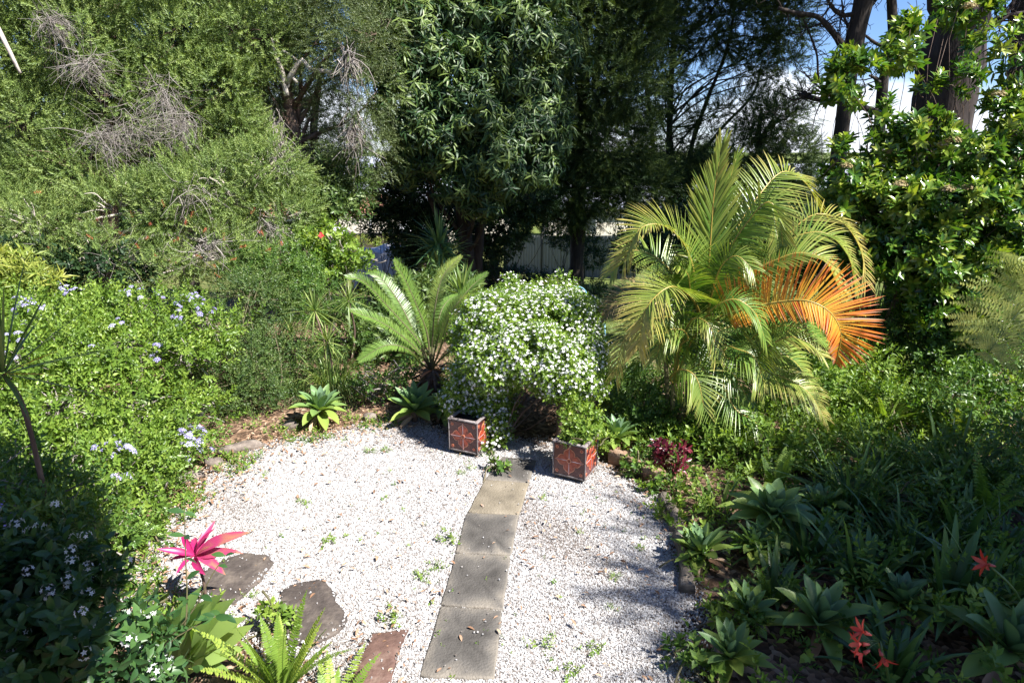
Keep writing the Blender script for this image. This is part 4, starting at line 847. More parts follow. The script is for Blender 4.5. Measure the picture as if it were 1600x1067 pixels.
# ------------------------------------------------------------------ flowering hedge at the left
hg = np.random.default_rng(71); HS = [sprig(hg, 12, .2, .062, .46, 58, opposite=True) for _ in range(4)]
lil = blossoms_on('lilac_petal', CLUST, 100, (.022, .036), pick=near_px([(235, 470, 16), (295, 500, 22), (205, 462, 12), (245, 432, 12), (110, 452, 22), (370, 475, 10), (310, 505, 14), (50, 500, 16), (190, 520, 10), (250, 565, 12), (300, 690, 16), (310, 718, 18), (145, 555, 10), (330, 470, 8), (185, 435, 12), (180, 720, 12), (190, 770, 10), (25, 560, 16)]), lift=.15)
HC = {'hedge_shrub': [
 ("lime green hedge shrub with lilac flowers, highest part at the back left", (120, 560), [(60, 505, 6.7, (.65, .5, .28)), (160, 500, 7.0, (.65, .5, .26)), (110, 555, 6.1, (.75, .55, .30)), (30, 580, 5.6, (.5, .45, .35)), (-30, 520, 6.4, (.5, .5, .35))], 'lime'),
 ("lime green hedge shrub with the largest lilac flower heads", (290, 600), [(235, 495, 7.1, (.55, .45, .24)), (315, 515, 7.1, (.40, .4, .25)), (215, 560, 6.4, (.6, .45, .28)), (290, 570, 6.6, (.28, .3, .2))], 'lime'),
 ("bright lime hedge shrub spilling over the gravel edge", (250, 720), [(215, 655, 5.6, (.5, .4, .25)), (270, 700, 5.5, (.26, .25, .18)), (175, 730, 5.0, (.45, .35, .26)), (230, 770, 4.9, (.25, .22, .16)), (310, 645, 6.1, (.26, .25, .18))], 'lime'),
 ("lime hedge shrub cut by the left picture edge, behind the bent cordyline", (-120, 700), [(-60, 590, 6.0, (.6, .5, .35)), (-200, 600, 6.2, (.8, .6, .4)), (-120, 680, 5.2, (.7, .5, .35)), (-330, 620, 6.0, (.8, .6, .4))], 'lime'),
 ("low lime hedge shrub at the left, below the bent cordyline", (90, 720), [(95, 645, 5.3, (.55, .4, .3)), (40, 730, 4.6, (.4, .35, .3)), (120, 745, 4.6, (.4, .35, .26)), (150, 810, 4.2, (.3, .25, .18)), (200, 820, 4.4, (.2, .2, .13))], 'lime')]}
for lb, bp, cl, lf in HC['hedge_shrub']:
    shrub('hedge_shrub', lb, 'hedge shrub', gr(*bp), [clump(*c) for c in cl], hg, lf, HS, 24, .15, 8, .7, 1.2, back=.55, inner=.6, up=.9, spread=.5, group='lime green flowering hedge', blossoms=lil, bark='twig', twig_n=160)
shrub('drooping_shrub', "pale yellow green shrub with long drooping leaves at the left edge", 'shrub', gr(20, 500), [clump(15, 428, 7.3, (.24, .24, .2)), clump(48, 445, 7.1, (.14, .16, .12)), clump(-20, 460, 7.2, (.28, .3, .3))], hg, 'lime_pale', [sprig(hg, 9, .12, .17, .16, 80) for _ in range(3)], 26, .14, 6, .8, 1.2, twig_n=10)
AZ = [sprig(hg, 14, .16, .032, .42, 55) for _ in range(3)]
shrub('fine_leaf_shrub', "olive fine leaved shrub between the lilac hedge and the grassy clump", 'shrub', gr(400, 640), [clump(*c) for c in [(400, 470, 8.3, (.5, .5, .4)), (360, 560, 7.4, (.5, .45, .4)), (430, 560, 7.9, (.4, .4, .4)), (330, 610, 6.9, (.45, .35, .28)), (430, 630, 7.3, (.35, .3, .25)), (395, 600, 7.2, (.3, .3, .3))]], hg, 'fine_green', AZ, 34, .14, 10, .8, 1.25, inner=.6, up=.5, bark='stem', twig_n=50)
shrub('fine_leaf_shrub', "taller olive shrub with reddish tips under the bottlebrush trunk", 'shrub', gr(430, 560), [clump(*c) for c in [(440, 430, 9.0, (.5, .5, .45)), (480, 460, 9.0, (.45, .45, .45)), (390, 430, 9.0, (.4, .4, .4)), (540, 520, 9.2, (.35, .35, .35)), (470, 560, 8.3, (.3, .3, .3))]], hg, 'mid_green', AZ, 30, .15, 9, .9, 1.4, inner=.6, bark='stem', twig_n=40)
hb = shrub('hibiscus_bush', "hibiscus bush with thin stems and bright leaves left of the far gap", 'hibiscus', gp(510, 480, 9.6), [clump(*c) for c in [(510, 375, 9.5, (.25, .25, .22)), (530, 400, 9.6, (.35, .3, .3)), (480, 395, 9.5, (.3, .3, .3)), (545, 395, 9.5, (.15, .15, .15)), (590, 405, 9.6, (.1, .1, .08)), (500, 430, 9.5, (.4, .3, .25))]], hg, 'lime', [sprig(hg, 8, .12, .075, .62, 65) for _ in range(3)], 30, .12, 4, .8, 1.3, twig_n=40, bark='twig')
for k, (x, y) in enumerate([(503, 368), (407, 361), (476, 392)]):
    c = at(x, y, 9.3); mb = MB(); D = nrm(np.array([[-.2, -.8, .5]])); X, Y_, Z = frames(D, hg); mb.inst(flower_tpl(5, .8, .35), c[None], X, Y_, Z, .06, .5); tubes(mb, [c, c+D[0]*.07], .004, 4, tint=1); mb.build('flower', M['hibiscus'], hb, gp(510, 480, 9.6))
shrub('undergrowth_shrub', "small leafy plant at the foot of the cycad on bare mulch", 'shrub', gr(600, 625), [clump(590, 600, 7.3, (.3, .2, .15)), clump(625, 590, 7.6, (.3, .25, .18)), clump(565, 590, 7.6, (.2, .2, .15))], hg, 'mid_green', [sprig(hg, 7, .10, .05, .6, 65) for _ in range(2)], 40, .1, 5, .7, 1.2, bark='twig', twig_n=40)
# ------------------------------------------------------------------ tall trees
tg = np.random.default_rng(81); SPR = [tpl_spray(tg, 22, .24, .052, .26) for _ in range(4)]
b = gp(392, 470, 9.8)
t1 = tree('bottlebrush_tree', "rounded bottlebrush tree with pale trunk and red blooms behind the lilac hedge", 'tree', [([b, at(396, 400, 9.8), at(388, 340, 9.9), at(370, 290, 10)], [.13, .11, .09, .05]), ([gp(378, 470, 9.7), at(384, 380, 9.7), at(400, 320, 9.8)], [.07, .06, .03])], 'bark_pale',
   [clump(c[0], c[1], c[2], np.array(c[3])*.84) for c in [(340, 290, 9.6, (.85, .8, .62)), (415, 265, 9.9, (.65, .7, .5)), (265, 330, 9.3, (.7, .6, .5)), (440, 345, 9.7, (.5, .55, .5)), (185, 330, 9.2, (.75, .6, .5)), (60, 350, 9.0, (.8, .6, .5)), (330, 395, 9.0, (.75, .5, .35)), (150, 400, 8.7, (.7, .5, .35)), (400, 400, 9.2, (.4, .4, .3)), (250, 420, 8.6, (.5, .4, .25))]],
   tg, 'bottlebrush', SPR, 13, .23, 15, back=.35, inner=.5, up=.35, spread=.42, nlimb=2, twig_n=160)
P = []; 
for x, y in [(300, 335), (290, 348), (130, 385), (165, 398), (205, 335), (235, 350), (340, 430), (255, 318), (180, 420), (410, 365), (120, 420), (275, 375), (350, 370), (215, 385), (60, 300), (150, 345), (310, 400), (75, 390), (380, 385), (420, 390), (365, 405), (190, 365), (245, 400), (320, 360), (140, 370), (270, 410), (395, 330), (100, 375), (230, 372), (335, 415), (440, 380)]: P.append(at(x, y, 8.25+.3*tg.random()))
P = np.array(P); mb = MB()
for c in P:
    d = nrm(tg.normal(size=3)*.5+[.3, -.3, .6]); n = 60; t = tg.random(n); u = unit(tg, n); blades(mb, c+d*(t[:, None]-.5)*.10, u-(u@d)[:, None]*d, .03, .004, 0, 1, tint=tg.uniform(0, 1, n))
mb.build('blooms', M['red_bloom'], t1, b)
for q_ in [(at(300, 300, 9.0), (.35, .3, .25), (.2, -.2, -.5)), (at(320, 385, 8.6), (.3, .2, .2), (.5, -.2, -.3)), (at(420, 350, 9.2), (.25, .25, .3), (.2, 0, -.9)), (at(60, 400, 8.6), (.3, .2, .2), (.5, 0, .2)), (at(200, 410, 8.4), (.5, .2, .2), (.7, 0, .2))]: dead_twigs(tg, [q_], 60, .0032).build('dead_twigs', M['twig'], t1, b)

b = gp(150, 470, 11.4)
t2 = tree('bottlebrush_tree', "huge fine leaved bottlebrush filling the upper left, with grey dead twigs", 'tree', [([b, at(170, 300, 11.4), at(160, 150, 11.5), at(190, -20, 11.6)], [.2, .17, .12, .06]), ([gp(40, 470, 10.9), at(40, 250, 10.9), at(20, 80, 11)], [.14, .11, .05])], 'bark_brown',
   [clump(c[0], c[1], c[2], np.array(c[3])*.84) for c in [(110, 60, 11, (1.15, .9, .75)), (255, 70, 11.5, (1.1, .9, .8)), (40, 190, 10.7, (1.0, .8, .7)), (330, 150, 11.5, (.8, .8, .7)), (190, 150, 11.1, (.9, .8, .6)), (120, 260, 10.4, (.9, .7, .55)), (385, 60, 12, (.9, .9, .8)), (-30, 290, 10.3, (.9, .7, .7)), (-40, 80, 10.8, (1, .9, .9)), (200, -50, 11.3, (1.4, 1, .9)), (400, -50, 12, (1.1, 1, .9)), (30, -50, 11, (1.4, 1, .9)), (370, 200, 11.6, (.55, .6, .5)), (250, 230, 10.9, (.5, .5, .4)), (20, 340, 9.9, (.7, .6, .5))]],
   tg, 'bottlebrush', SPR, 9.5, .30, 20, .9, 1.35, back=.4, inner=.5, up=.35, spread=.42, nlimb=2, twig_n=220)
for q_ in [(at(255, 150, 10.2), (.45, .3, .6), (.1, -.2, -.7)), (at(215, 200, 10.1), (.75, .3, .4), (.4, -.2, -.5)), (at(280, 190, 10.2), (.35, .3, .3), (-.2, -.2, -.7)), (at(130, 100, 10.0), (.4, .2, .25), (.2, 0, -.6)), (at(160, 215, 9.8), (.45, .2, .25), (.3, 0, -.4)), (at(80, 30, 10.2), (.3, .2, .2), (.3, 0, -.6))]: dead_twigs(tg, [q_], 150, .0024).build('dead_twigs', M['twig'], t2, b)
mb = MB(); tubes(mb, spline([at(20, -160, 11), at(-25, -40, 10), at(-15, 20, 9.7), at(5, 60, 9.6), at(22, 95, 9.6), at(32, 115, 9.6)], 10), np.linspace(.05, .018, 10), 7); mb.build('bare_branch', M['bark_pale'], t2, b)

b = gp(497, 470, 12.6)
SP2 = [tpl_spray(tg, 20, .28, .055, .2) for _ in range(3)]
t3 = tree('paperbark_tree', "leaning paperbark with bare crooked branches and weeping grey green foliage", 'tree', [([b, at(505, 340, 12.5), at(482, 270, 12.5), at(462, 215, 12.5), at(448, 130, 12.6), at(455, 60, 12.7), at(490, -30, 12.8)], [.17, .15, .13, .12, .10, .08, .04]), ([at(500, 330, 12.6), at(495, 260, 12.7), at(490, 200, 12.8), at(500, 120, 13)], [.10, .09, .07, .05])], 'bark_brown',
   [clump(*c) for c in [(520, 60, 12.5, (.75, .8, .7)), (575, 140, 12.2, (.42, .6, .7)), (545, -30, 12.8, (1, .9, .8)), (440, 20, 13, (.75, .6, .6)), (405, 90, 13, (.5, .5, .5)), (490, 240, 13, (.3, .3, .3)), (480, 70, 13.2, (.4, .4, .3)), (430, 240, 12.8, (.3, .4, .4)), (525, 120, 12.8, (.35, .4, .3)), (445, 190, 14, (.5, .4, .4)), (490, 170, 14.2, (.4, .4, .4)), (520, 240, 14, (.6, .4, .5)), (420, 130, 14, (.6, .4, .5)), (470, 270, 13.5, (.4, .3, .3)), (550, 270, 13.5, (.4, .3, .3)), (565, 235, 12.2, (.42, .5, .5)), (520, 180, 12.7, (.32, .4, .35)), (410, 130, 12.5, (.35, .5, .6)), (525, 290, 12.3, (.4, .4, .45)), (590, 60, 12.2, (.3, .5, .6))]],
   tg, 'melaleuca', SP2, 15, .30, 13, .9, 1.3, back=.45, inner=.6, up=-.25, spread=.5, nlimb=1, twig_n=80)
mb = MB()
for pts, r0 in [([(448, 130), (470, 95), (485, 108), (510, 112), (535, 118), (560, 124)], .05), ([(448, 150), (440, 110), (430, 85), (425, 60)], .05), ([(510, 112), (520, 125), (530, 134)], .02), ([(465, 130), (455, 122), (450, 138)], .03), ([(430, 85), (445, 82), (465, 95)], .035), ([(478, 100), (500, 90), (520, 85)], .02)]:
    mb = MB(); tubes(mb, spline([at(x, y, 11.9) for x, y in pts], 14), np.linspace(r0, r0*.45, 14), 7); mb.build('bare_branch', M['bark_pale'], t3, b)
for q_ in [(at(430, 200, 11.8), (.2, .2, .5), (.1, 0, -1.2)), (at(440, 240, 11.8), (.25, .2, .3), (.2, 0, -1)), (at(545, 90, 11.6), (.3, .2, .4), (.1, 0, -1)), (at(550, 200, 11.6), (.2, .2, .4), (.1, 0, -1))]: dead_twigs(tg, [q_], 90, .006).build('dead_twigs', M['twig'], t3, b)

mg = np.random.default_rng(82); WH = [sprig(mg, 11, .12, .23, .22, 128, tpl=leafn(.20, 3, .25, .3), dt=.15, jitter=.3) for _ in range(4)]
b = gp(735, 455, 14.5)
tree('mango_tree', "dense dark mango tree with large hanging glossy leaves in the centre", 'tree', [([b, at(728, 380, 14.5), at(720, 300, 14.4), at(715, 180, 14.3), at(720, 0, 14.2)], [.22, .18, .15, .12, .06]), ([b+[.15, 0, 0], at(750, 360, 14.6), at(775, 300, 14.7)], [.13, .11, .06]), ([b-[.3, 0, 0], at(690, 360, 14.7), at(668, 300, 14.6)], [.1, .08, .05])], 'bark_dark',
   [clump(*c) for c in [(645, 70, 13.3, (.85, .8, .9)), (715, 150, 13.4, (1.0, .9, 1.1)), (790, 70, 13.8, (1.0, 1, 1.1)), (672, 215, 13.2, (.75, .7, .7)), (775, 245, 13.3, (.8, .8, .75)), (632, 150, 13.0, (.55, .6, .65)), (820, 180, 13.8, (.7, .8, .8)), (850, 90, 14.2, (.8, .8, .9)), (845, 220, 14, (.5, .6, .6)), (600, 60, 13.4, (.5, .6, .7)), (720, 20, 14, (1.4, 1, 1)), (640, -40, 13.6, (1.2, 1, 1)), (790, -50, 14, (1.4, 1, 1)), (720, 275, 13.3, (.55, .5, .5)), (640, 250, 13.3, (.35, .4, .5)), (830, 260, 13.6, (.45, .5, .5)), (760, 310, 13.4, (.4, .4, .3))]],
   mg, 'mango', WH, 13, .30, 6, .75, 1.2, back=.45, inner=.6, up=.8, spread=.35, tint=(.05, .95), nlimb=1, twig_n=60)

cg2 = np.random.default_rng(83); FZ = [sprig(cg2, 34, .42, .10, .16, 42, dt=.12, jitter=.35) for _ in range(4)]
b = gp(900, 430, 17.5)
tree('dark_pine', "dark feathery pine directly behind the corrugated fence", 'tree', [([b, at(905, 300, 17.5), at(910, 150, 17.5), at(915, -30, 17.5)], [.22, .18, .14, .08])], 'bark_dark',
   [clump(*c) for c in [(890, 50, 17.2, (1.1, 1, 1.0)), (950, 130, 17, (1.2, 1, .9)), (960, 30, 17.5, (1.1, 1, 1)), (895, 170, 17.2, (.9, .9, .8)), (945, 230, 17, (1.1, 1, .8)), (900, 285, 17.3, (.9, .8, .7)), (985, 290, 17.5, (.9, .8, .6)), (920, -40, 17.5, (1.6, 1, .9)), (868, 250, 17.5, (.5, .6, .8)), (900, 322, 17.5, (1.2, .7, .3)), (800, 325, 17.4, (.9, .6, .3))]],
   cg2, 'conifer', FZ, 7, .45, 14, .9, 1.4, back=.5, inner=.6, up=.2, spread=.5, nlimb=1, twig_n=60)
b = gp(1045, 420, 20)
SPT = [([b, at(1045, 250, 20), at(1048, 150, 20), at(1055, 0, 20), at(1060, -60, 20)], [.13, .10, .085, .06, .04]), ([b+[.3, 0, 0], at(1075, 260, 20.1), at(1100, 170, 20.2), at(1135, 80, 20.3), at(1150, 0, 20.3)], [.10, .08, .06, .05, .03]), ([b-[.2, 0, 0], at(1020, 220, 20), at(1008, 120, 20), at(1000, 0, 20)], [.10, .07, .05, .04]), ([b+[.5, 0, 0], at(1080, 280, 20), at(1120, 210, 20), at(1175, 150, 20), at(1190, 100, 20)], [.07, .06, .045, .04, .02])]
tree('she_oak', "tall feathery she-oak with thin stems and blue sky between its tufts", 'tree', SPT, 'bark_dark',
   [clump(*c) for c in [(1015, 50, 19.4, (.85, .9, .9)), (1085, 30, 19.6, (1.1, 1, .9)), (1160, 30, 19.6, (1.1, 1, .9)), (1215, 60, 19.5, (.65, .7, .75)), (1225, 110, 19.4, (.42, .5, .4)), (1170, 95, 19.7, (.55, .5, .35)), (1000, 150, 19.6, (.7, .8, .7)), (1030, 210, 19.6, (.5, .6, .4)), (1090, 120, 19.8, (.35, .4, .3)), (1110, 185, 19.8, (.5, .5, .25)), (1130, -40, 19.6, (1.8, 1, .9)), (1010, -40, 19.5, (1, 1, .9)), (1235, 20, 19.5, (.4, .5, .5)), (1065, 165, 19.8, (.3, .4, .3)), (1150, 165, 19.8, (.32, .4, .2)), (1085, 215, 19.8, (.45, .5, .3)), (1045, 110, 19.8, (.3, .4, .3)), (1060, 260, 19.8, (.6, .6, .5))]],
   cg2, 'conifer', FZ, 7, .42, 10, .8, 1.3, back=.5, inner=.6, up=.2, spread=.5, nlimb=2, limb_r=.03, twig_n=160)
b = gp(1190, 400, 18.8)
tree('dark_pine', "low dark bushy pine behind the palm, against the pale sky", 'tree', [([b, at(1190, 300, 18.8), at(1185, 220, 18.8), at(1190, 170, 18.8)], [.14, .11, .08, .04])], 'bark_dark',
   [clump(*c) for c in [(1205, 195, 18.6, (.75, .7, .55)), (1150, 250, 18.6, (1.0, .8, .55)), (1225, 250, 18.6, (.7, .7, .6)), (1090, 290, 18.8, (.9, .8, .55)), (1180, 310, 18.4, (1.1, .8, .6)), (1240, 175, 18.6, (.3, .3, .3)), (1030, 300, 18.8, (.7, .7, .6)), (1110, 345, 18.5, (1.2, .8, .5)), (1250, 320, 18.4, (.6, .6, .6))]],
   cg2, 'conifer', FZ, 8, .40, 13, .8, 1.3, back=.45, inner=.6, up=.2, spread=.5, nlimb=2, twig_n=60)

# bare trunks against the sky, their canopies above the picture
bg_ = np.random.default_rng(84); BIG = [sprig(bg_, 26, .5, .14, .2, 50, dt=.12, jitter=.3) for _ in range(3)]
def sky_tree(name, label, paths, branches, canopy, bark, seed, bname='branches', n_fine=0, fine=None):
    rg = np.random.default_rng(seed); base = paths[0][0][0]; r = thing(name, label, 'tree', base)
    mb = MB()
    for pts, rad in paths:
        P = spline(pts, 24); tubes(mb, P, np.interp(np.linspace(0, 1, 24), np.linspace(0, 1, len(rad)), rad)*(1+.05*rg.normal(size=24)), 12)
    mb.build('trunk', M[bark], r, base)
    for pts, r0 in branches:
        mb = MB(); tubes(mb, spline(pts, 20), np.linspace(r0, r0*.45, 20)*(1+.08*rg.normal(size=20)), 7)
        if n_fine:
            P = spline(pts, 20); k = rg.integers(4, 20, n_fine); d = unit(rg, n_fine)*np.array([1, .5, 1]); E = P[k]+d*rg.uniform(.3, 1.1, (n_fine, 1)); Q = limbs(mb, rg, P[k], E, np.full(n_fine, r0*.28), np.full(n_fine, .005), 4, .2)
            k2 = rg.integers(2, 7, n_fine*2); i2 = rg.integers(0, n_fine, n_fine*2); A = Q[i2, k2]; limbs(mb, rg, A, A+unit(rg, n_fine*2)*rg.uniform(.15, .5, (n_fine*2, 1)), np.full(n_fine*2, .009), np.full(n_fine*2, .003), 3, .2)
        mb.build('branch', M[bark], r, base)
    if canopy:
        P, Nn = crown(rg, canopy, 1.6, .8, 16, .6, .8, .1); mb = MB(); foliage(mb, rg, P, Nn, BIG, .9, 1.4, (.1, .9), 0, .5); mb.build('crown', M['conifer'], r, base)
    return r
Yj = 16.0; A_ = lambda pts, Y=Yj: [at(x, y, Y) for x, y in pts]
b = gp(1300, 420, Yj)
sky_tree('gum_tree', "tall dark forked trunk with crooked bare branches against the blue sky", [([b]+A_([(1302, 320), (1312, 230), (1322, 150), (1334, 70), (1350, 0), (1360, -60)])+[np.array([9.6, 16, 9.5])], [.22, .19, .17, .17, .20, .22, .2, .12])],
   [(A_([(1322, 80), (1305, 56), (1290, 38), (1275, 26), (1240, 20), (1216, 13)]), .085), (A_([(1338, 22), (1316, 24), (1300, 12), (1290, -8)]), .06), (A_([(1312, 152), (1290, 146), (1279, 122), (1276, 84), (1262, 46), (1255, 30)]), .035), (A_([(1325, 80), (1310, 60), (1295, 52)]), .03), (A_([(1352, 20), (1372, -5), (1390, -30)]), .06), (A_([(1335, 60), (1320, 30), (1315, 0)]), .04), (A_([(1312, 150), (1285, 140), (1262, 120), (1256, 112)]), .03)],
   [(np.array([8.2, 15.5, 10.2]), np.array([2.4, 2.2, 1.2])), (np.array([10.5, 16.5, 11.0]), np.array([2.4, 2.2, 1.3])), (np.array([6.4, 17, 9.6]), np.array([1.6, 1.6, .9]))], 'bark_dark', 85, n_fine=9)
b = gp(1365, 420, 16.6)
sky_tree('gum_tree', "thinner dark trunk right of the forked one, with a level low branch", [([b]+A_([(1366, 320), (1374, 200), (1380, 130), (1388, 90), (1394, 40), (1392, -10), (1385, -50)], 16.6)+[np.array([10.2, 16.8, 9.5])], [.15, .13, .13, .12, .10, .10, .10, .09, .06])],
   [(A_([(1370, 176), (1345, 167), (1318, 160), (1285, 158), (1262, 152), (1248, 147)], 16.5), .085), (A_([(1388, 76), (1368, 68), (1352, 56), (1340, 50)], 16.5), .045), (A_([(1374, 130), (1366, 122), (1358, 118)], 16.5), .05), (A_([(1300, 159), (1283, 148), (1262, 146), (1256, 143)], 16.4), .03), (A_([(1392, 40), (1420, 32), (1445, 40), (1460, 45)], 16.5), .03)], None, 'bark_dark', 86, n_fine=8)
b = gp(1440, 500, 10.6)
A2 = lambda pts, Y=10.5: [at(x, y, Y) for x, y in pts]
sky_tree('gum_tree', "massive dark red brown trunk rising behind the glossy shrub at the right", [([b]+A2([(1442, 400), (1452, 300), (1466, 210), (1478, 140), (1490, 70), (1500, 10), (1508, -60)])+[np.array([7.8, 10.8, 8.0])], [.56, .50, .46, .45, .43, .42, .40, .36, .3])],
   [(A2([(1540, 44), (1562, 32), (1580, 24), (1610, 18)]), .05), (A2([(1540, 40), (1570, 22), (1584, 4), (1590, -15)]), .04), (A2([(1500, -20), (1540, -40), (1600, -50)]), .08)],
   [(np.array([9.2, 10.4, 8.6]), np.array([1.8, 1.6, .9])), (np.array([7.2, 12.5, 8.9]), np.array([1.6, 1.5, .9])), (np.array([5.5, 10.7, 10.0]), np.array([1.4, 1.4, .8])), (np.array([6.6, 12.1, 10.6]), np.array([1.6, 1.4, .8]))], 'bark_red', 87, n_fine=10)  # last two crown clumps, out of view, added to shade the mango
b = gp(1600, 500, 13)
sky_tree('gum_tree', "dark trunk at the right picture edge", [([b]+A_([(1598, 300), (1598, 150), (1600, 60), (1606, -40)], 13), [.3, .26, .24, .22, .2])], [(A_([(1598, 120), (1620, 60), (1640, 0)], 13), .08)], [(np.array([12.5, 13, 9.5]), np.array([2.0, 2, 1.0]))], 'bark_dark', 88)

# glossy shrub on the right
sg = np.random.default_rng(91); GL = [sprig(sg, 11, .11, .135, .42, 58, tpl=leafn(.38, 3, .22, .3), dt=.28) for _ in range(4)]
GC = [[(1325, 125, 8.6, (.24, .24, .22)), (1335, 285, 8.4, (.34, .35, .22)), (1310, 330, 8.4, (.26, .3, .18)), (1395, 262, 8.4, (.22, .25, .2)), (1352, 95, 8.7, (.08, .1, .10)), (1300, 150, 8.6, (.10, .1, .10)), (1350, 160, 8.6, (.1, .1, .1)), (1375, 225, 8.5, (.1, .1, .14)), (1310, 240, 8.5, (.12, .12, .08)), (1400, 325, 8.2, (.50, .45, .34))],
      [(1412, 80, 8.8, (.20, .22, .26)), (1425, 200, 8.3, (.25, .25, .2)), (1560, 165, 8.5, (.22, .24, .18)), (1592, 110, 8.8, (.16, .2, .22)), (1592, 225, 8.2, (.30, .34, .22)), (1500, 240, 8.2, (.32, .33, .18)), (1512, 26, 9.6, (.28, .3, .22)), (1405, 50, 8.9, (.08, .1, .12)), (1375, 185, 8.6, (.10, .1, .10)), (1440, 150, 8.5, (.10, .1, .10)), (1490, 120, 8.6, (.08, .1, .12)), (1555, 75, 8.9, (.12, .12, .10)), (1530, 120, 8.7, (.10, .1, .14)), (1595, 60, 9, (.14, .14, .12)), (1480, 10, 9.4, (.14, .14, .1)), (1545, 5, 9.5, (.14, .14, .1))],
      [(1460, 470, 7.9, (.5, .4, .3)), (1550, 490, 7.6, (.5, .4, .3)), (1480, 320, 8.0, (.7, .55, .4)), (1570, 330, 8.0, (.6, .5, .5)), (1430, 400, 7.9, (.6, .5, .4)), (1540, 420, 7.9, (.7, .5, .45)), (1360, 390, 8.1, (.35, .35, .3)), (1620, 420, 7.8, (.5, .5, .6))]]
GLB = ["glossy evergreen shrub with a separate tall shoot rising before the forked trunk", "tall glossy evergreen shrub climbing in front of the massive trunk", "dense dark lower glossy shrub behind the orange palm frond"]
def heads_at(spots, Ys):
    def f(rng, P, Nn, r, base):
        mb = MB()
        for (x, y) in spots:
            c = at(x, y, Ys); n = 130; u = unit(rng, n); u[:, 2] = np.abs(u[:, 2]); mb.inst(flower_tpl(5, .7, .3), c+u*np.array([.085, .085, .07])*rng.uniform(.4, 1, (n, 1)), *frames(u+[0, 0, .6], rng), .015, rng.uniform(0, 1, n))
        o = mb.build('flower_heads', M['brown_head'], r, base); o['kind'] = 'stuff'
    return f
GH = [[(1322, 262), (1348, 285), (1338, 300), (1390, 240)], [(1490, 222), (1472, 228), (1515, 12), (1560, 150)], [(1480, 298), (1512, 296), (1405, 290)]]
for k in range(3):
    shrub('glossy_shrub', GLB[k], 'shrub', gp([1360, 1480, 1500][k], 520, 8.4), [clump(*c) for c in GC[k]], sg, 'glossy', GL, [20, 20, 17][k], .16, [5, 5, 6][k], .75, 1.2, back=.6, inner=.5, up=.7, spread=.4, tint=(.1, .75), group='glossy shrubs at the right', bark='bark_brown', twig_n=60, blossoms=heads_at(GH[k], [8.2, 8.0, 7.5][k]))

# dark shrubs under the trees
dg = np.random.default_rng(92); DK = [sprig(dg, 10, .2, .11, .36, 60, dt=.15) for _ in range(3)]
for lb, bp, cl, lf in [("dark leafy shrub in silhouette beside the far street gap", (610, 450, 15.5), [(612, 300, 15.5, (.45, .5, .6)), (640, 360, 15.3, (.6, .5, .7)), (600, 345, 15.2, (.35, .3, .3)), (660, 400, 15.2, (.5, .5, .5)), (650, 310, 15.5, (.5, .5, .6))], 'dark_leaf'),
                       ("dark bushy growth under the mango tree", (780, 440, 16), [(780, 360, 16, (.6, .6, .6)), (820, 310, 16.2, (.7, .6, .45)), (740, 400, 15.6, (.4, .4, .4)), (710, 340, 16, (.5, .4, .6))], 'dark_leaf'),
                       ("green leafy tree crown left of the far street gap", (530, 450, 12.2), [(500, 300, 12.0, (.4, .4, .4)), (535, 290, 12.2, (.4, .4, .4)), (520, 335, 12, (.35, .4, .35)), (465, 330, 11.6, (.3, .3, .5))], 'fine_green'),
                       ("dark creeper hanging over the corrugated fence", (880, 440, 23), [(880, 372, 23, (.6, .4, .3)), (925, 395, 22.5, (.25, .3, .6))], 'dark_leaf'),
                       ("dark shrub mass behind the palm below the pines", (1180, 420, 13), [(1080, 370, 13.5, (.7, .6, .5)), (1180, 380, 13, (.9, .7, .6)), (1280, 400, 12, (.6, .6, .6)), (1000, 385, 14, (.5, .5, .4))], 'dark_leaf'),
                       ("added dark low plants standing in for the shaded ground before the corrugated fence", (820, 440, 19), [(800, 440, 18.5, (.8, .5, .2)), (860, 452, 17.5, (.7, .5, .2)), (920, 465, 16, (.6, .5, .2)), (750, 435, 17.5, (.6, .5, .4))], 'dark_leaf'),  # added plants: their dark leaves stand in for shade on the ground
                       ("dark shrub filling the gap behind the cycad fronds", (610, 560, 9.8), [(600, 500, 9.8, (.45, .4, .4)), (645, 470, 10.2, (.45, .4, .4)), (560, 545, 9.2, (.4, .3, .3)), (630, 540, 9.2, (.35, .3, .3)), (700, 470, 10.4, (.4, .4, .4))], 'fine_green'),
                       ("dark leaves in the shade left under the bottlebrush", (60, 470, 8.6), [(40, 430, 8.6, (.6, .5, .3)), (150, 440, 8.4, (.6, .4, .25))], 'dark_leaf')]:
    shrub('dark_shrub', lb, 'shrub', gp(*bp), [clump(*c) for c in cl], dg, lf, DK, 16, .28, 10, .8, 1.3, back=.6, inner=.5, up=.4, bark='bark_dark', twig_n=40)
# ------------------------------------------------------------------ right bed
rg = np.random.default_rng(101)
BED = np.array([gr(*p)[:2] for p in [(1085, 1180), (1085, 1067), (1085, 960), (1075, 860), (1062, 800), (1030, 760), (985, 735), (950, 715), (935, 670), (925, 640), (960, 600), (1040, 590), (1120, 560), (1250, 500), (1400, 480), (1900, 470), (2700, 700), (3000, 1180)]])
GS = [sprig(rg, 9, .15, .06, .44, 60) for _ in range(4)]+[sprig(rg, 8, .13, .09, .22, 50), sprig(rg, 7, .10, .055, .7, 65)]
P = scatter(rg, 24000, BED); P = P[(P[:, 1] > 2.0) & (P[:, 0] < 10) & (rg.random(len(P)) < np.clip((P[:, 1]-3.4)/2.6, .42, 1))]
nz = lambda x, y: .5+.25*np.sin(x*2.3+1)+.2*np.sin(y*3.1+x)+.15*np.sin(x*5.3-y*4.1)
hgt = np.clip(.05+.33*nz(P[:, 0], P[:, 1])*np.clip((P[:, 0]-.9)/.9, .25, 1), .04, .6)
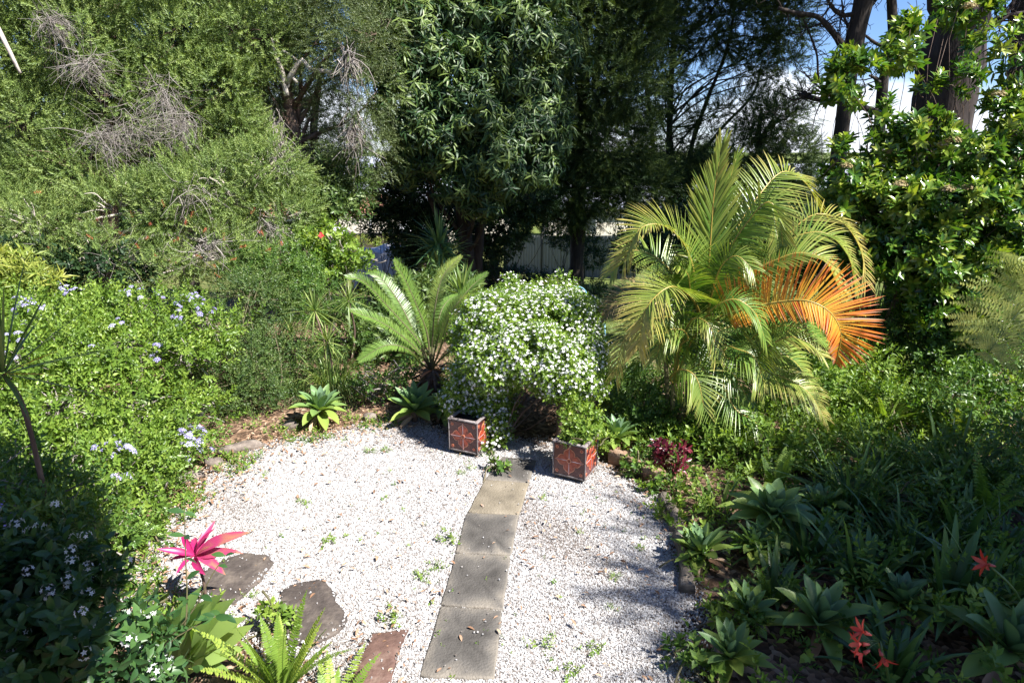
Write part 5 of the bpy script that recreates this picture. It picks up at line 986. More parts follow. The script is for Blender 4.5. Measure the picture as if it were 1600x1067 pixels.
Z = hz(P[:, 0], P[:, 1])+hgt*rg.uniform(.1, 1, len(P))**.6
mb = MB(); foliage(mb, rg, np.column_stack([P, Z]), np.tile([0, 0, 1.], (len(P), 1)), GS, .7, 1.4, (.05, .95), 0, .55)
stuff(mb.build('ground_cover', M['ground_leaf']), "mixed low green weeds and ground cover filling the right bed", 'ground cover')
# sparse weeds and seedlings round the gravel and under the hedge
n = 1500; k = rg.integers(0, 11, n); f_ = rg.random((n, 1)); W = GW[k]*(1-f_)+GW[k+1]*f_+rg.normal(size=(n, 2))*np.array([.24, .22]); W3 = scatter(rg, 420, GW); W2 = np.column_stack([rg.uniform(-5.5, -1.0, 1500), rg.uniform(3.0, 8.5, 1500)]); W = np.concatenate([W, W2]); W = W[~inside(W, GW*.9+GW.mean(0)*.1) & (W[:, 0] < .5)]; W = W[rg.random(len(W)) < .35+.5*np.sin(W[:, 0]*5+W[:, 1]*7)]
mb = MB(); foliage(mb, rg, np.column_stack([W, hz(W[:, 0], W[:, 1])+.01]), np.tile([0, 0, 1.], (len(W), 1)), [sprig(rg, 7, .07, .04, .4, 60), sprig(rg, 6, .05, .03, .6, 70)], .7, 1.5, (.2, .9), 0, .5)
W3 = W3[rg.random(len(W3)) < .15+.8*np.sin(W3[:, 0]*2.7+2)*np.sin(W3[:, 1]*2.2)]; foliage(mb, rg, np.column_stack([W3, hz(W3[:, 0], W3[:, 1])+.02]), np.tile([0, 0, 1.], (len(W3), 1)), [sprig(rg, 6, .03, .022, .5, 70)], .6, 1.4, (.2, .9), 0, .6)
m2 = len(W)//2; az = rg.uniform(0, 2*pi, m2); blades(mb, np.column_stack([W[:m2], hz(W[:m2, 0], W[:m2, 1])]), np.stack([np.cos(az)*.5, np.sin(az)*.5, np.ones(m2)], 1), rg.uniform(.06, .2, m2), .006, .5, 4, tint=rg.uniform(.3, 1, m2))
stuff(mb.build('edge_weeds', M['ground_leaf']), "low weeds and grass along the left gravel edge", 'weeds')
# lawn grass behind the arch
n = 26000; Lw = np.column_stack([rg.uniform(-1, 4.2, n), 8.2+rg.random(n)**1.4*9]); az = rg.uniform(0, 2*pi, n)
mb = MB(); blades(mb, np.column_stack([Lw, hz(Lw[:, 0], Lw[:, 1])]), np.stack([np.cos(az)*.6, np.sin(az)*.6, np.ones(n)], 1), rg.uniform(.04, .10, n), .008, .4, 2, tint=rg.uniform(0, 1, n))
stuff(mb.build('lawn_grass', M['grass']), "rough lawn grass behind the arch", 'grass')

# leafy shrubs of the right bed
RB = [((1250, 640), [(1240, 600, 7.0, (.4, .35, .3)), (1290, 610, 7.0, (.3, .3, .25))], 'ground_leaf', "bright leafy shrub below the palm fronds at the right"), ((1340, 640), [(1350, 580, 7.6, (.4, .35, .35)), (1310, 620, 7.0, (.35, .3, .25))], 'lime', "lime leafy shrub under the drooping orange frond"),
      ((1430, 600), [(1430, 530, 8.0, (.45, .4, .4)), (1400, 500, 8.6, (.4, .4, .35)), (1480, 560, 7.6, (.4, .3, .3))], 'mid_green', "leafy shrub in front of the dense glossy shrub"), ((1500, 680), [(1500, 630, 6.4, (.45, .35, .3)), (1570, 600, 6.6, (.4, .35, .3))], 'mid_green', "shaded leafy shrub under the tree fern"),
      ((1390, 700), [(1390, 650, 6.6, (.4, .35, .28)), (1340, 690, 6.1, (.35, .3, .22))], 'ground_leaf', "half lit leafy shrub in the middle of the right bed"), ((1010, 690), [(1000, 640, 6.6, (.28, .25, .25)), (1030, 660, 6.5, (.2, .2, .25))], 'mid_green', "dark leafy shrub left of the palm canes"),
      ((1110, 720), [(1100, 690, 6.0, (.28, .25, .22)), (1150, 680, 6.1, (.3, .25, .25)), (1120, 640, 6.5, (.25, .25, .2))], 'ground_leaf', "leafy shrub right of the palm canes behind the maroon plant"), ((1190, 740), [(1190, 700, 5.7, (.3, .25, .2)), (1250, 710, 5.7, (.3, .25, .2))], 'lime', "bright low shrub in front of the palm"),
      ((960, 660), [(950, 625, 7.4, (.3, .3, .2)), (985, 610, 7.6, (.3, .3, .22))], 'mid_green', "dark low shrub right of the jasmine mound"), ((1560, 780), [(1550, 720, 5.2, (.4, .35, .3)), (1470, 760, 5.0, (.35, .3, .25))], 'mid_green', "shaded shrub at the right edge above the dark agave"), ((1420, 840), [(1420, 800, 4.6, (.3, .25, .2)), (1340, 860, 4.3, (.25, .2, .15))], 'mid_green', "shaded low shrub among the strappy clumps")]
for bp, cl, lf_, lb in RB: shrub('bed_shrub', lb, 'shrub', gr(*bp), [clump(*c) for c in cl], rg, lf_, GS, 34, .13, 7, .8, 1.4, back=.6, inner=.5, up=.6, twig_n=25, group='leafy shrubs of the right bed')
# ferns
FN = [(1300, 560, 14, .75, "tall light fern below the tip of the orange frond"), (1220, 600, 12, .6, "light fern under the right hand palm fronds"), (1350, 620, 14, .7, "tall light fern in the sunny middle of the right bed"), (1440, 540, 14, .75, "tall fern at the foot of the dense glossy shrub"), (1290, 700, 10, .55, "fern at the edge of the shade beside the strappy clumps"), (1170, 690, 10, .5, "light fern behind the low bright shrub before the palm"), (1500, 600, 12, .7, "light fern left of the tree fern fronds"), (1390, 560, 18, .6, "sunlit fern patch at the top of the right bed"), (1450, 610, 16, .6, "fern right of the sunlit patch, near the tree fern"), (1260, 640, 14, .5, "fern between the palm and the orange frond tip"), (1380, 680, 16, .55, "fern in half shade in the middle of the right bed"), (1490, 700, 14, .6, "shaded fern below the tree fern"), (1210, 780, 10, .45, "small fern behind the large blue centred agave"), (1530, 830, 12, .7, "dark upright fern at the right in deep shade"), (1110, 720, 10, .4, "small fern right of the maroon plant")]
for px, py, n, ln, lb in FN: fern(rg, 'sword_fern', lb, gr(px, py)+[0, 0, .08], n, ln, 'fern' if py < 705 else 'ground_leaf', 'ferns in the right bed', (55, 86), .3, .06, 24)  # brighter leaf colour on the ferns taken as sunlit
b = gr(440, 1085); b[2] = .0
fern(rg, 'sword_fern', "bright yellow green fern with upright fronds at the bottom edge", b, 17, .62, 'fern', None, (52, 86), .2, .05, 34, az=(-.9, 4.0))
b = gr(520, 1130); fern(rg, 'sword_fern', "short bright fern right of the upright one, reaching over the gravel", b, 8, .42, 'fern', None, (20, 60), .3, .04, 26, az=(-.4, 2.2))
# tree fern at the right edge
b = gr(1660, 640); b[1] = 5.6; b[0] = at(1665, 600, 5.6)[0]; b[2] = hz(b[0], b[1]); h = at(1640, 500, 5.4)
r = thing('tree_fern', "tree fern with broad olive fronds reaching in at the right edge", 'tree fern', b); mb = MB(); tubes(mb, spline([b-[0, 0, .05], (b+h)/2, h], 10), [.09]*10, 9); mb.build('trunk', M['bark_dark'], r, b)
for pts, Ys in [([(1610, 462), (1570, 465), (1530, 495), (1500, 545)], (5.2, 5.0, 4.85, 4.8)), ([(1620, 470), (1590, 490), (1560, 530), (1535, 565)], (5.0, 4.7, 4.5, 4.4)), ([(1650, 450), (1690, 440), (1740, 470), (1770, 520)], (5.4, 5.3, 5.2, 5.1)), ([(1630, 440), (1600, 415), (1590, 410), (1575, 425)], (5.8, 6.1, 6.4, 6.6)), ([(1650, 500), (1660, 520), (1670, 570), (1665, 620)], (5.0, 4.6, 4.4, 4.3))]:
    P = spline([h]+[at(x, y, Y) for (x, y), Y in zip(pts, Ys)], 26); mb = MB(); tubes(mb, P, np.linspace(.010, .003, 26), 5, tint=.3)
    T = nrm(np.gradient(P, axis=0)); hint = np.array([-.35, -1., .45])
    for t in np.linspace(.2, .985, 15):
        i = min(int(t*25), 24); S = nrm(np.cross(T[i], hint)); ll = .34*min(1, (1.03-t)*2.4)*min(1, .45+t)
        for s in (-1, 1):
            D = nrm(S*s+T[i]*.45); u = np.linspace(0, 1, 8)[:, None]; Q = P[i]+D*ll*u-np.array([0, 0, 1])*(.22*ll*u*u)
            pinnate(mb, Q, hint, 13, .065*min(1, ll/.2), .030, 80, 60, .05, .1, tint=rg.uniform(.25, .8), dt=.1, start=.06, rng=rg, segs=1, shape=lambda q: np.clip(1.05-q*.85, .1, 1))
    mb.build('frond', M['tree_fern'], r, b)
# maroon plant, red trumpet flowers
b = gr(1050, 742); shrub('maroon_plant', "dark maroon leafy plant at the foot of the palm canes", 'foliage plant', b, [(b+[0, 0, .16], np.array([.11, .10, .11])), (b+[.07, .08, .10], np.array([.09, .09, .08])), (b+[-.06, .06, .2], np.array([.06, .07, .09]))], rg, 'maroon', [sprig(rg, 8, .12, .10, .42, 60, tpl=leafn(.42, 3, .2, .3)) for _ in range(2)], 40, .09, 3, .7, 1.1, twig_n=12)
def trumpet(rng, c, d, size, root, off):
    mb = MB(); d = nrm(np.asarray(d, float)[None]); X, Y, Z = frames(d, rng); tp = []
    for i in range(6):
        a = i*pi/3; fl = .34+.08*(i % 2); y = np.array([cos(a)*fl, 1, sin(a)*fl]); z = np.array([-cos(a), fl, -sin(a)]); tp.append((leafn(.36, 6, .75, .2, .62), (0, 0, 0), y, z, 1.0, (i % 3)*.12))
    T = join(tp); T = (T[0], T[1], T[2]-.35*T[0][:, 1]); mb.inst(T, np.asarray(c)[None], X, Y, Z, size, .65)
    tubes(mb, [np.asarray(c), np.asarray(c)-d[0]*size*.5], [.012, .005], 6, tint=.9); return mb.build('flower', M['amaryllis'], root, off)
b = gr(1392, 1090); r = thing('amaryllis', "amaryllis stalk with four orange red trumpet flowers", 'amaryllis', b, 'amaryllis in the right bed'); top_ = at(1374, 1002, 2.72)
mb = MB(); tubes(mb, spline([b, (b+top_)/2+[.01, 0, 0], top_], 8), .009, 6, tint=.5)
for (x, y), d in [((1352, 988), (-.95, .15, .35)), ((1348, 1006), (-1, .1, -.05)), ((1350, 1020), (-.8, .05, -.6)), ((1378, 1024), (.05, -.85, -.55))]:
    c = at(x, y, 2.66); tubes(mb, spline([top_, (top_+c)/2+[0, 0, .015], c], 6), .004, 5, tint=.1); trumpet(rg, c, d, .066, r, b)
mb.build('stem', M['strap'], r, b)
b = gr(1615, 1010); r = thing('amaryllis', "single red trumpet flower on a leaning stalk near the right edge", 'amaryllis', b, 'amaryllis in the right bed'); c = at(1545, 882, 3.3); mb = MB(); tubes(mb, spline([b, at(1590, 930, 3.25), c], 10), np.linspace(.010, .007, 10), 6, tint=.5); mb.build('stem', M['strap'], r, b); trumpet(rg, c, (-1, .1, .2), .08, r, b)

# ------------------------------------------------------------------ near left corner
fg = np.random.default_rng(111); FJ = [sprig(fg, 8, .12, .075, .42, 62, opposite=True, tpl=leafn(.42, 3, .15, .25)) for _ in range(4)]
STC = join([(STAR, (x, y, z), (x*2, 1, z*2), (1, 0, .1), 1, 0) for x, y, z in [(0, .3, 0), (1.6, 0, .4), (-1.3, .1, .9), (.3, 0, -1.6), (-1.2, -.2, -1.1), (.9, .1, 1.5)]])
base = np.array([-1.9, 1.9, 0.0])
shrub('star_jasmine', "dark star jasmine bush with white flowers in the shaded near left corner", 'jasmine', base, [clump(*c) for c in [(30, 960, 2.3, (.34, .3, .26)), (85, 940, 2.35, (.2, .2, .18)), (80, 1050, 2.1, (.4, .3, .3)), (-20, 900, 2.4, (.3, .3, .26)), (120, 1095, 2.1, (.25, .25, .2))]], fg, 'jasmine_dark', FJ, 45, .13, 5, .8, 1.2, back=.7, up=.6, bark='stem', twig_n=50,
      blossoms=blossoms_on('white_petal', STC, 120, (.011, .015), lift=.11, tint=(.5, 1)))
sb = gr(40, 900); shrub('plumbago', "shaded shrub with violet blue flower heads at the left edge", 'shrub', sb, [clump(30, 830, 3.4, (.3, .3, .26)), clump(110, 850, 3.5, (.28, .28, .2)), clump(90, 790, 3.9, (.38, .3, .3)), clump(-30, 780, 3.7, (.4, .3, .4)), clump(170, 860, 3.6, (.2, .2, .14))], fg, 'mid_green', [sprig(fg, 9, .14, .05, .45, 58) for _ in range(3)], 40, .13, 7, .8, 1.2, bark='twig', twig_n=60,
      blossoms=blossoms_on('violet_petal', CLUST, 26, (.028, .038), pick=near_px([(20, 832, 22), (48, 830, 10), (55, 860, 8), (12, 860, 12)]), lift=.12))
# leafy shoot crossing in front of the cordyline
b = gr(215, 1085); r = thing('jasmine_shoot', "thin leaning shoot with paired dark leaves in front of the broad leaved plant", 'shoot', b); mb = MB(); lf = MB(); tp = leafn(.42, 4, .2, .3)
for pts, Y0 in [([(215, 1067), (255, 1010), (300, 955), (330, 900), (352, 868)], 2.7), ([(240, 1030), (285, 985), (292, 930), (290, 870), (288, 800)], 2.75), ([(225, 1050), (270, 1000), (320, 970), (345, 960)], 2.65)]:
    P = spline([at(x, y, Y0+.05*k) for k, (x, y) in enumerate(pts)], 24); tubes(mb, P, np.linspace(.006, .0022, 24), 5, tint=.4)
    for i in range(5, 24, 3):
        for s in (-1, 1):
            if fg.random() < .25: continue
            d = nrm(np.array([s*.8, -.3, .25])+fg.normal(size=3)*.4); X, Y_, Z = frames(d[None], fg, up=np.array([0, -.3, 1.])); lf.inst(tp, P[i][None], X, Y_, Z, fg.uniform(.055, .095), fg.uniform(.1, .7))
mb.build('stem', M['stem'], r, b); lf.build('leaves', M['jasmine_dark'], r, b)
# broad leaved plant
b = gr(285, 1045); r = thing('broad_leaved_plant', "plant with broad pale green upright leaves behind the dark jasmine", 'foliage plant', b); mb = MB(); tp = leafn(.25, 7, .22, .30, .42)
for k, (x, y, Y, tn) in enumerate([(250, 930, 2.95, .4), (275, 950, 2.9, .5), (300, 935, 2.95, .6), (318, 940, 2.9, .7), (348, 958, 3.0, .8), (225, 965, 2.95, .3), (372, 985, 3.05, .9), (365, 1012, 3.05, .8), (350, 1040, 3.05, .6), (240, 985, 2.9, .4), (305, 975, 2.85, .7), (268, 990, 2.85, .5), (330, 990, 2.95, .6), (285, 930, 3.1, .3), (210, 1000, 2.8, .3)]):
    o_ = b+fg.normal(size=3)*np.array([.07, .05, 0])+[0, 0, .03]; e = at(x, y, Y); d = e-o_; l = np.linalg.norm(d); y_ = nrm(d); z_ = nrm(np.array([-.15, -.6, 1])+fg.normal(size=3)*.35); x_ = nrm(np.cross(y_, z_)); z_ = np.cross(x_, y_); mb.inst(tp, o_[None], x_[None], y_[None], z_[None], l, tn)
mb.build('leaves', M['broad'], r, b)
for px, py, lf_, lb, s in [(418, 985, 'lime', "bright leafy seedling between the flagstones and the fern", .11), (210, 850, 'lime', "leafy seedling in front of the hedge, left of the pink cordyline", .13), (240, 965, 'lime', "dappled seedling under the pink cordyline", .10), (1145, 975, 'lime', "narrow leaved bright weed at the right gravel edge", .14), (1065, 1050, 'mid_green', "small leafy plant at the bottom of the right gravel edge", .10), (775, 738, 'mid_green', "tuft of jasmine runners on the slab beside the left planter", .06), (985, 742, 'mid_green', "leafy weed spilling over the bricks beside the right planter", .10), (1018, 762, 'ground_leaf', "leafy weed over the brick under the maroon plant", .10), (1050, 815, 'ground_leaf', "leafy weed spilling over the upper edging log", .11), (1068, 880, 'mid_green', "leafy weed spilling over the lower edging log", .11)]:
    b = gr(px, py); shrub('seedling', lb, 'seedling', b, [(b+[0, 0, s*.8], np.array([s, s, s*.7])), (b+[s*.7, .02, s*.5], np.array([s*.7, s*.7, s*.5]))], fg, lf_, [sprig(fg, 7, .07, .055, .55, 62) for _ in range(2)], 60, .05, 4, .8, 1.3, twig_n=8)
# weeds in the gravel
wg = np.random.default_rng(112)
def weed(kind):
    mb = MB()
    if kind == 0: foliage(mb, wg, np.zeros((9, 3))+wg.normal(size=(9, 3))*[.03, .03, 0], np.tile([0, 0, 1.], (9, 1)), [sprig(wg, 9, .09, .035, .4, 60)], .7, 1.2, (.2, .9), 0, .7)
    elif kind == 1:
        az = wg.uniform(0, 2*pi, 34); blades(mb, np.stack([np.cos(az), np.sin(az), 0*az], 1)*.012, np.stack([np.cos(az), np.sin(az), wg.uniform(.4, 1.8, 34)], 1), wg.uniform(.06, .15, 34), .006, .5, 4, tint=wg.uniform(.2, .9, 34))
    else: foliage(mb, wg, wg.normal(size=(16, 3))*[.05, .05, 0]+[0, 0, .01], np.tile([0, 0, 1.], (16, 1)), [sprig(wg, 6, .04, .022, .7, 70)], .7, 1.2, (.3, 1), 0, .9)
    return mb
WM = [weed(k).build('gravel_weed', M['lime' if k != 1 else 'strap'], link=False).data for k in (0, 1, 2)]
for px, py, k, s, lb in [(577, 708, 1, 1.0, "grassy weed in the gravel in front of the shaded agave"), (603, 706, 1, .9, "grassy weed just right of another one near the shaded agave"), (469, 786, 1, .6, "thin tuft in the gravel left of the grey pavers, in the middle"), (853, 1012, 0, .9, "upright leafy weed with a sharp shadow right of the nearest paver"), (926, 1020, 2, .9, "small round weed right of the leafy one near the bottom"), (610, 972, 2, 1.2, "bright round weed above the reddish flagstone"), (683, 890, 2, .9, "tiny weed left of the path by the third paver"), (700, 847, 2, 1.3, "creeping weed hugging the left side of the fourth paver"), (850, 782, 0, .6, "weed in the gravel below the right planter"), (515, 850, 2, .9, "flat weed in the open gravel left of the path"), (960, 905, 1, .7, "tuft in dappled shade right of the path"), (955, 955, 0, .5, "small weed in dappled shade nearer the camera"), (480, 790, 2, .6, "flat weed beside the thin tuft"), (735, 735, 0, .7, "weed between the left planter and the path"), (395, 935, 0, .6, "weed between the two dark flagstones"), (1000, 860, 1, .6, "tuft near the right gravel edge by the log"), (540, 690, 0, .6, "small weed between the gravel and the sunlit agave"), (660, 905, 2, .8, "reddish weed patch left of the third paver"), (720, 742, 1, .7, "grassy weed under the left planter"), (905, 835, 0, .45, "small weed in the sunny gravel right of the path"), (415, 745, 0, .6, "weed on the gravel margin near the long rock"), (890, 1055, 2, .9, "flat weed at the bottom right of the nearest paver")]:
    o = bpy.data.objects.new('gravel_weed', WM[k]); COL.objects.link(o); o.location = tuple(gr(px, py)+[0, 0, .015]); o.scale = (s,)*3; o.rotation_euler = (0, 0, px*.7); tag(o, lb, 'weed', 'weeds in the gravel')

# ------------------------------------------------------------------ beyond the garden
def fence():
    A, B = gp(788, 415, 32), gp(990, 446, 25.5); A[2] = hz(A[0], A[1]); d = B-A; n = 3; r = thing('corrugated_fence', "grey corrugated metal fence in shade behind the jasmine arch", 'fence', A)
    for i in range(n):
        a, b_ = A+d*(i/n), A+d*((i+1)/n); L_ = np.linalg.norm((b_-a)[:2]); u = nrm((b_-a)[None, :2])[0]; nn = np.array([u[1], -u[0]]); m = 80; s = np.linspace(.03, L_-.03, m); off = .02*np.sign(np.sin(s*2*pi/.2))*np.minimum(1, np.abs(np.sin(s*2*pi/.2))*2)
        xy = a[:2]+u*s[:, None]+nn*off[:, None]; z0 = hz(xy[:, 0], xy[:, 1])+.03; V = np.concatenate([np.column_stack([xy, z0]), np.column_stack([xy, z0+1.8]), np.column_stack([xy-nn*.012, z0+1.8]), np.column_stack([xy-nn*.012, z0])])
        F = [(j, j+1, m+j+1, m+j) for j in range(m-1)]+[(m+j, m+j+1, 2*m+j+1, 2*m+j) for j in range(m-1)]+[(2*m+j, 2*m+j+1, 3*m+j+1, 3*m+j) for j in range(m-1)]; mb = MB(); mb.add(V, F); mb.build('panel', M['steel_grey'], r, A, smooth=False)
    for i in range(n+1):
        a = A+d*(i/n); mb = MB(); box(mb, (a[0], a[1]-.04, hz(a[0], a[1])+.93), (.08, .07, 1.9), math.atan2(d[1], d[0]), bev=.005); mb.build('post', M['black_post'], r, A)
fence()
def building(name, label, c, s, roof, wall_m, roof_m, rz=0, wins=(), ridge='x', rh=1.2):
    c = np.array(c, float); c[2] = hz(c[0], c[1]); r = thing(name, label, 'house', c, rz=rz); w_, d_, h_ = s
    mb = MB(); box(mb, (0, 0, h_/2), (w_, d_, h_))
    V = np.array([(-w_/2, -d_/2, h_), (w_/2, -d_/2, h_), (w_/2, d_/2, h_), (-w_/2, d_/2, h_)]+([(0, -d_/2, h_+rh), (0, d_/2, h_+rh)] if ridge == 'y' else [(-w_/2, 0, h_+rh), (w_/2, 0, h_+rh)]), float)
    mb.add(V, [(0, 1, 4), (3, 5, 2)] if ridge == 'y' else [(0, 4, 3), (1, 2, 5)]); mb.build('wall', M[wall_m], r, smooth=False)
    mb = MB(); o = .35; t = .12
    if ridge == 'y': sl = [[(-w_/2-o, -d_/2-o, h_-o*rh/(w_/2)), (0, -d_/2-o, h_+rh), (0, d_/2+o, h_+rh), (-w_/2-o, d_/2+o, h_-o*rh/(w_/2))], [(w_/2+o, -d_/2-o, h_-o*rh/(w_/2)), (0, -d_/2-o, h_+rh), (0, d_/2+o, h_+rh), (w_/2+o, d_/2+o, h_-o*rh/(w_/2))]]
    else: sl = [[(-w_/2-o, -d_/2-o, h_-o*rh/(d_/2)), (-w_/2-o, 0, h_+rh), (w_/2+o, 0, h_+rh), (w_/2+o, -d_/2-o, h_-o*rh/(d_/2))], [(-w_/2-o, d_/2+o, h_-o*rh/(d_/2)), (-w_/2-o, 0, h_+rh), (w_/2+o, 0, h_+rh), (w_/2+o, d_/2+o, h_-o*rh/(d_/2))]]
    for q in sl:
        q = np.array(q)+[0, 0, .02]; V = np.concatenate([q, q+[0, 0, t]]); mb.add(V, [(0, 1, 2, 3), (4, 7, 6, 5), (0, 4, 5, 1), (1, 5, 6, 2), (2, 6, 7, 3), (3, 7, 4, 0)])
    mb.build('roof', M[roof_m], r, smooth=False)
    for x, z, ww, hh in wins:
        f = MB(); box(f, (x, -d_/2-.03, z), (ww+.16, .06, hh+.16), bev=.01); fo = f.build('window', M['white_wall'], r, smooth=False); g_ = MB(); box(g_, (x, -d_/2-.065, z), (ww, .02, hh)); g_.build('pane', M['glass'], fo, smooth=False)
    return r
p = at(573, 300, 62); building('house', "white gabled house far behind the street gap", p, (7, 8, 3.5), None, 'white_wall', 'grey_roof', wins=[(-1.5, 2.2, 1.2, 1.2), (0, 2.4, 1.1, 1.3), (1.8, 2.2, 1.2, 1.2)], ridge='y', rh=1.8)
p = at(615, 300, 52); building('house', "house with a wide grey metal roof behind the mango tree", p, (14, 8, 2.4), None, 'cream_wall', 'grey_roof', wins=[(-5, 1.4, 1.4, 1.1), (-2, 1.4, 1.4, 1.1), (2, 1.4, 1.4, 1.1)], rh=1.3)
p = at(520, 300, 46); building('house', "low house with a terracotta tiled roof beyond the gap", p, (7, 7, 1.9), None, 'cream_wall', 'red_roof', wins=[(-2, 1.1, 1.2, .9), (1.5, 1.1, 1.2, .9)], rh=1.0)
p = at(1290, 300, 48); building('house', "house with a bluish grey roof seen beside the bare trunks", p, (16, 9, 3.4), None, 'white_wall', 'grey_roof', wins=[(-6, 1.9, 1.6, 1.2), (-2, 1.9, 1.6, 1.2), (2.5, 1.9, 1.6, 1.2)], rh=1.5)
p = at(1000, 340, 44); building('house', "cream walled neighbouring house above the corrugated fence", p, (13, 6, 2.6), None, 'cream_wall', 'grey_roof', wins=[(-4, 1.6, 1.2, 1.0), (1, 1.6, 1.2, 1.0)], rh=1.2)
def wall_run(name, label, cat, a, b_, h, t, mat, capm=None):
    r = thing(name, label, cat, a); d = b_-a; L_ = np.linalg.norm(d[:2]); rz = math.atan2(d[1], d[0]); c = (a+b_)/2; mb = MB(); box(mb, (c[0], c[1], min(a[2], b_[2])+h/2-.1), (L_, t, h+.2), rz, bev=.01); mb.build('wall', M[mat], r, a, smooth=False)
    if capm: mb = MB(); box(mb, (c[0], c[1], min(a[2], b_[2])+h+.035), (L_+.05, t+.06, .06), rz, bev=.01); mb.build('capping', M[capm], r, a, smooth=False)
    n = max(2, int(L_/2.2))
    for i in range(n+1):
        q = a+d*i/n; mb = MB(); box(mb, (q[0], q[1]-t/2-.03, q[2]+h/2-.1), (.1, .05, h+.15), rz, bev=.006); mb.build('post', M[capm or mat], r, a, smooth=False)
wall_run('board_fence', "dark brown board fence across the far street gap", 'fence', gp(440, 400, 25), gp(690, 400, 27), 2.0, .05, 'brown_fence', 'black_post')
wall_run('rendered_wall', "sunlit cream rendered wall behind the parked cars", 'wall', gp(470, 380, 42), gp(800, 380, 43), 1.9, .18, 'cream_wall', 'white_wall')
shrub('fence_creeper', "yellow green creeper lying along the top of the dark board fence", 'creeper', gp(590, 400, 24.8), [clump(570, 379, 25, (.45, .2, .2)), clump(605, 381, 25.2, (.5, .2, .2)), clump(540, 380, 24.9, (.3, .2, .15))], dg, 'lime_pale', DK, 14, .15, 8, .6, 1, bark='stem', twig_n=10)
# tarpaulin covered trailer and wheelie bin
a, b_ = gp(560, 425, 21), gp(648, 430, 20.5); r = thing('covered_trailer', "box trailer covered by a pale grey tarpaulin in front of the board fence", 'trailer', a); c = (a+b_)/2
V = []; nxx, nyy = 14, 9
for i in range(nxx):
    for j in range(nyy):
        u, v = i/(nxx-1), j/(nyy-1); e = min(u, 1-u, v, 1-v); z = 1.35*(1-(1-min(1, e*6))**3)+.12*sin(u*9)*sin(v*7)+.16*u
        if e == 0: z = .18
        V.append((c[0]-1.0+2.0*u, c[1]-.7+1.4*v, float(hz(c[0], c[1]))+z*.95))
mb = MB(); mb.add(V, [(i*nyy+j, (i+1)*nyy+j, (i+1)*nyy+j+1, i*nyy+j+1) for i in range(nxx-1) for j in range(nyy-1)]); mb.build('tarpaulin', M['tarp'], r, a)
for sx_ in (-.6, .6):
    mb = MB(); tubes(mb, [np.array([c[0]+sx_, c[1]-.78, hz(c[0], c[1])+.22]), np.array([c[0]+sx_, c[1]-.62, hz(c[0], c[1])+.22])], .22, 18); mb.build('wheel', M['tyre'], r, a)
p = gp(524, 440, 20.5); r = thing('wheelie_bin', "dark wheelie bin with a teal green lid near the board fence", 'bin', p)
V = np.array([(sx_*w_, sy_*d_, z) for z, w_, d_ in ((.06, .22, .24), (.92, .29, .34)) for sx_, sy_ in ((-1, -1), (1, -1), (1, 1), (-1, 1))])+p; mb = MB(); mb.add(V, [(0, 3, 2, 1), (4, 5, 6, 7), (0, 1, 5, 4), (1, 2, 6, 5), (2, 3, 7, 6), (3, 0, 4, 7)]); mb.build('body', M['bin_body'], r, p, smooth=False)
mb = MB(); box(mb, p+[0, 0, .965], (.64, .74, .09), bev=.04); o = mb.build('lid', M['teal'], r, p, smooth=False); mb = MB(); tubes(mb, [p+[-.28, .42, .9], p+[.28, .42, .9]], .02, 6); mb.build('handle', M['teal'], r, p)
for s in (-1, 1): mb = MB(); tubes(mb, [p+[s*.25-.03, .27, .1], p+[s*.25+.03, .27, .1]], .1, 14); mb.build('wheel', M['tyre'], r, p)
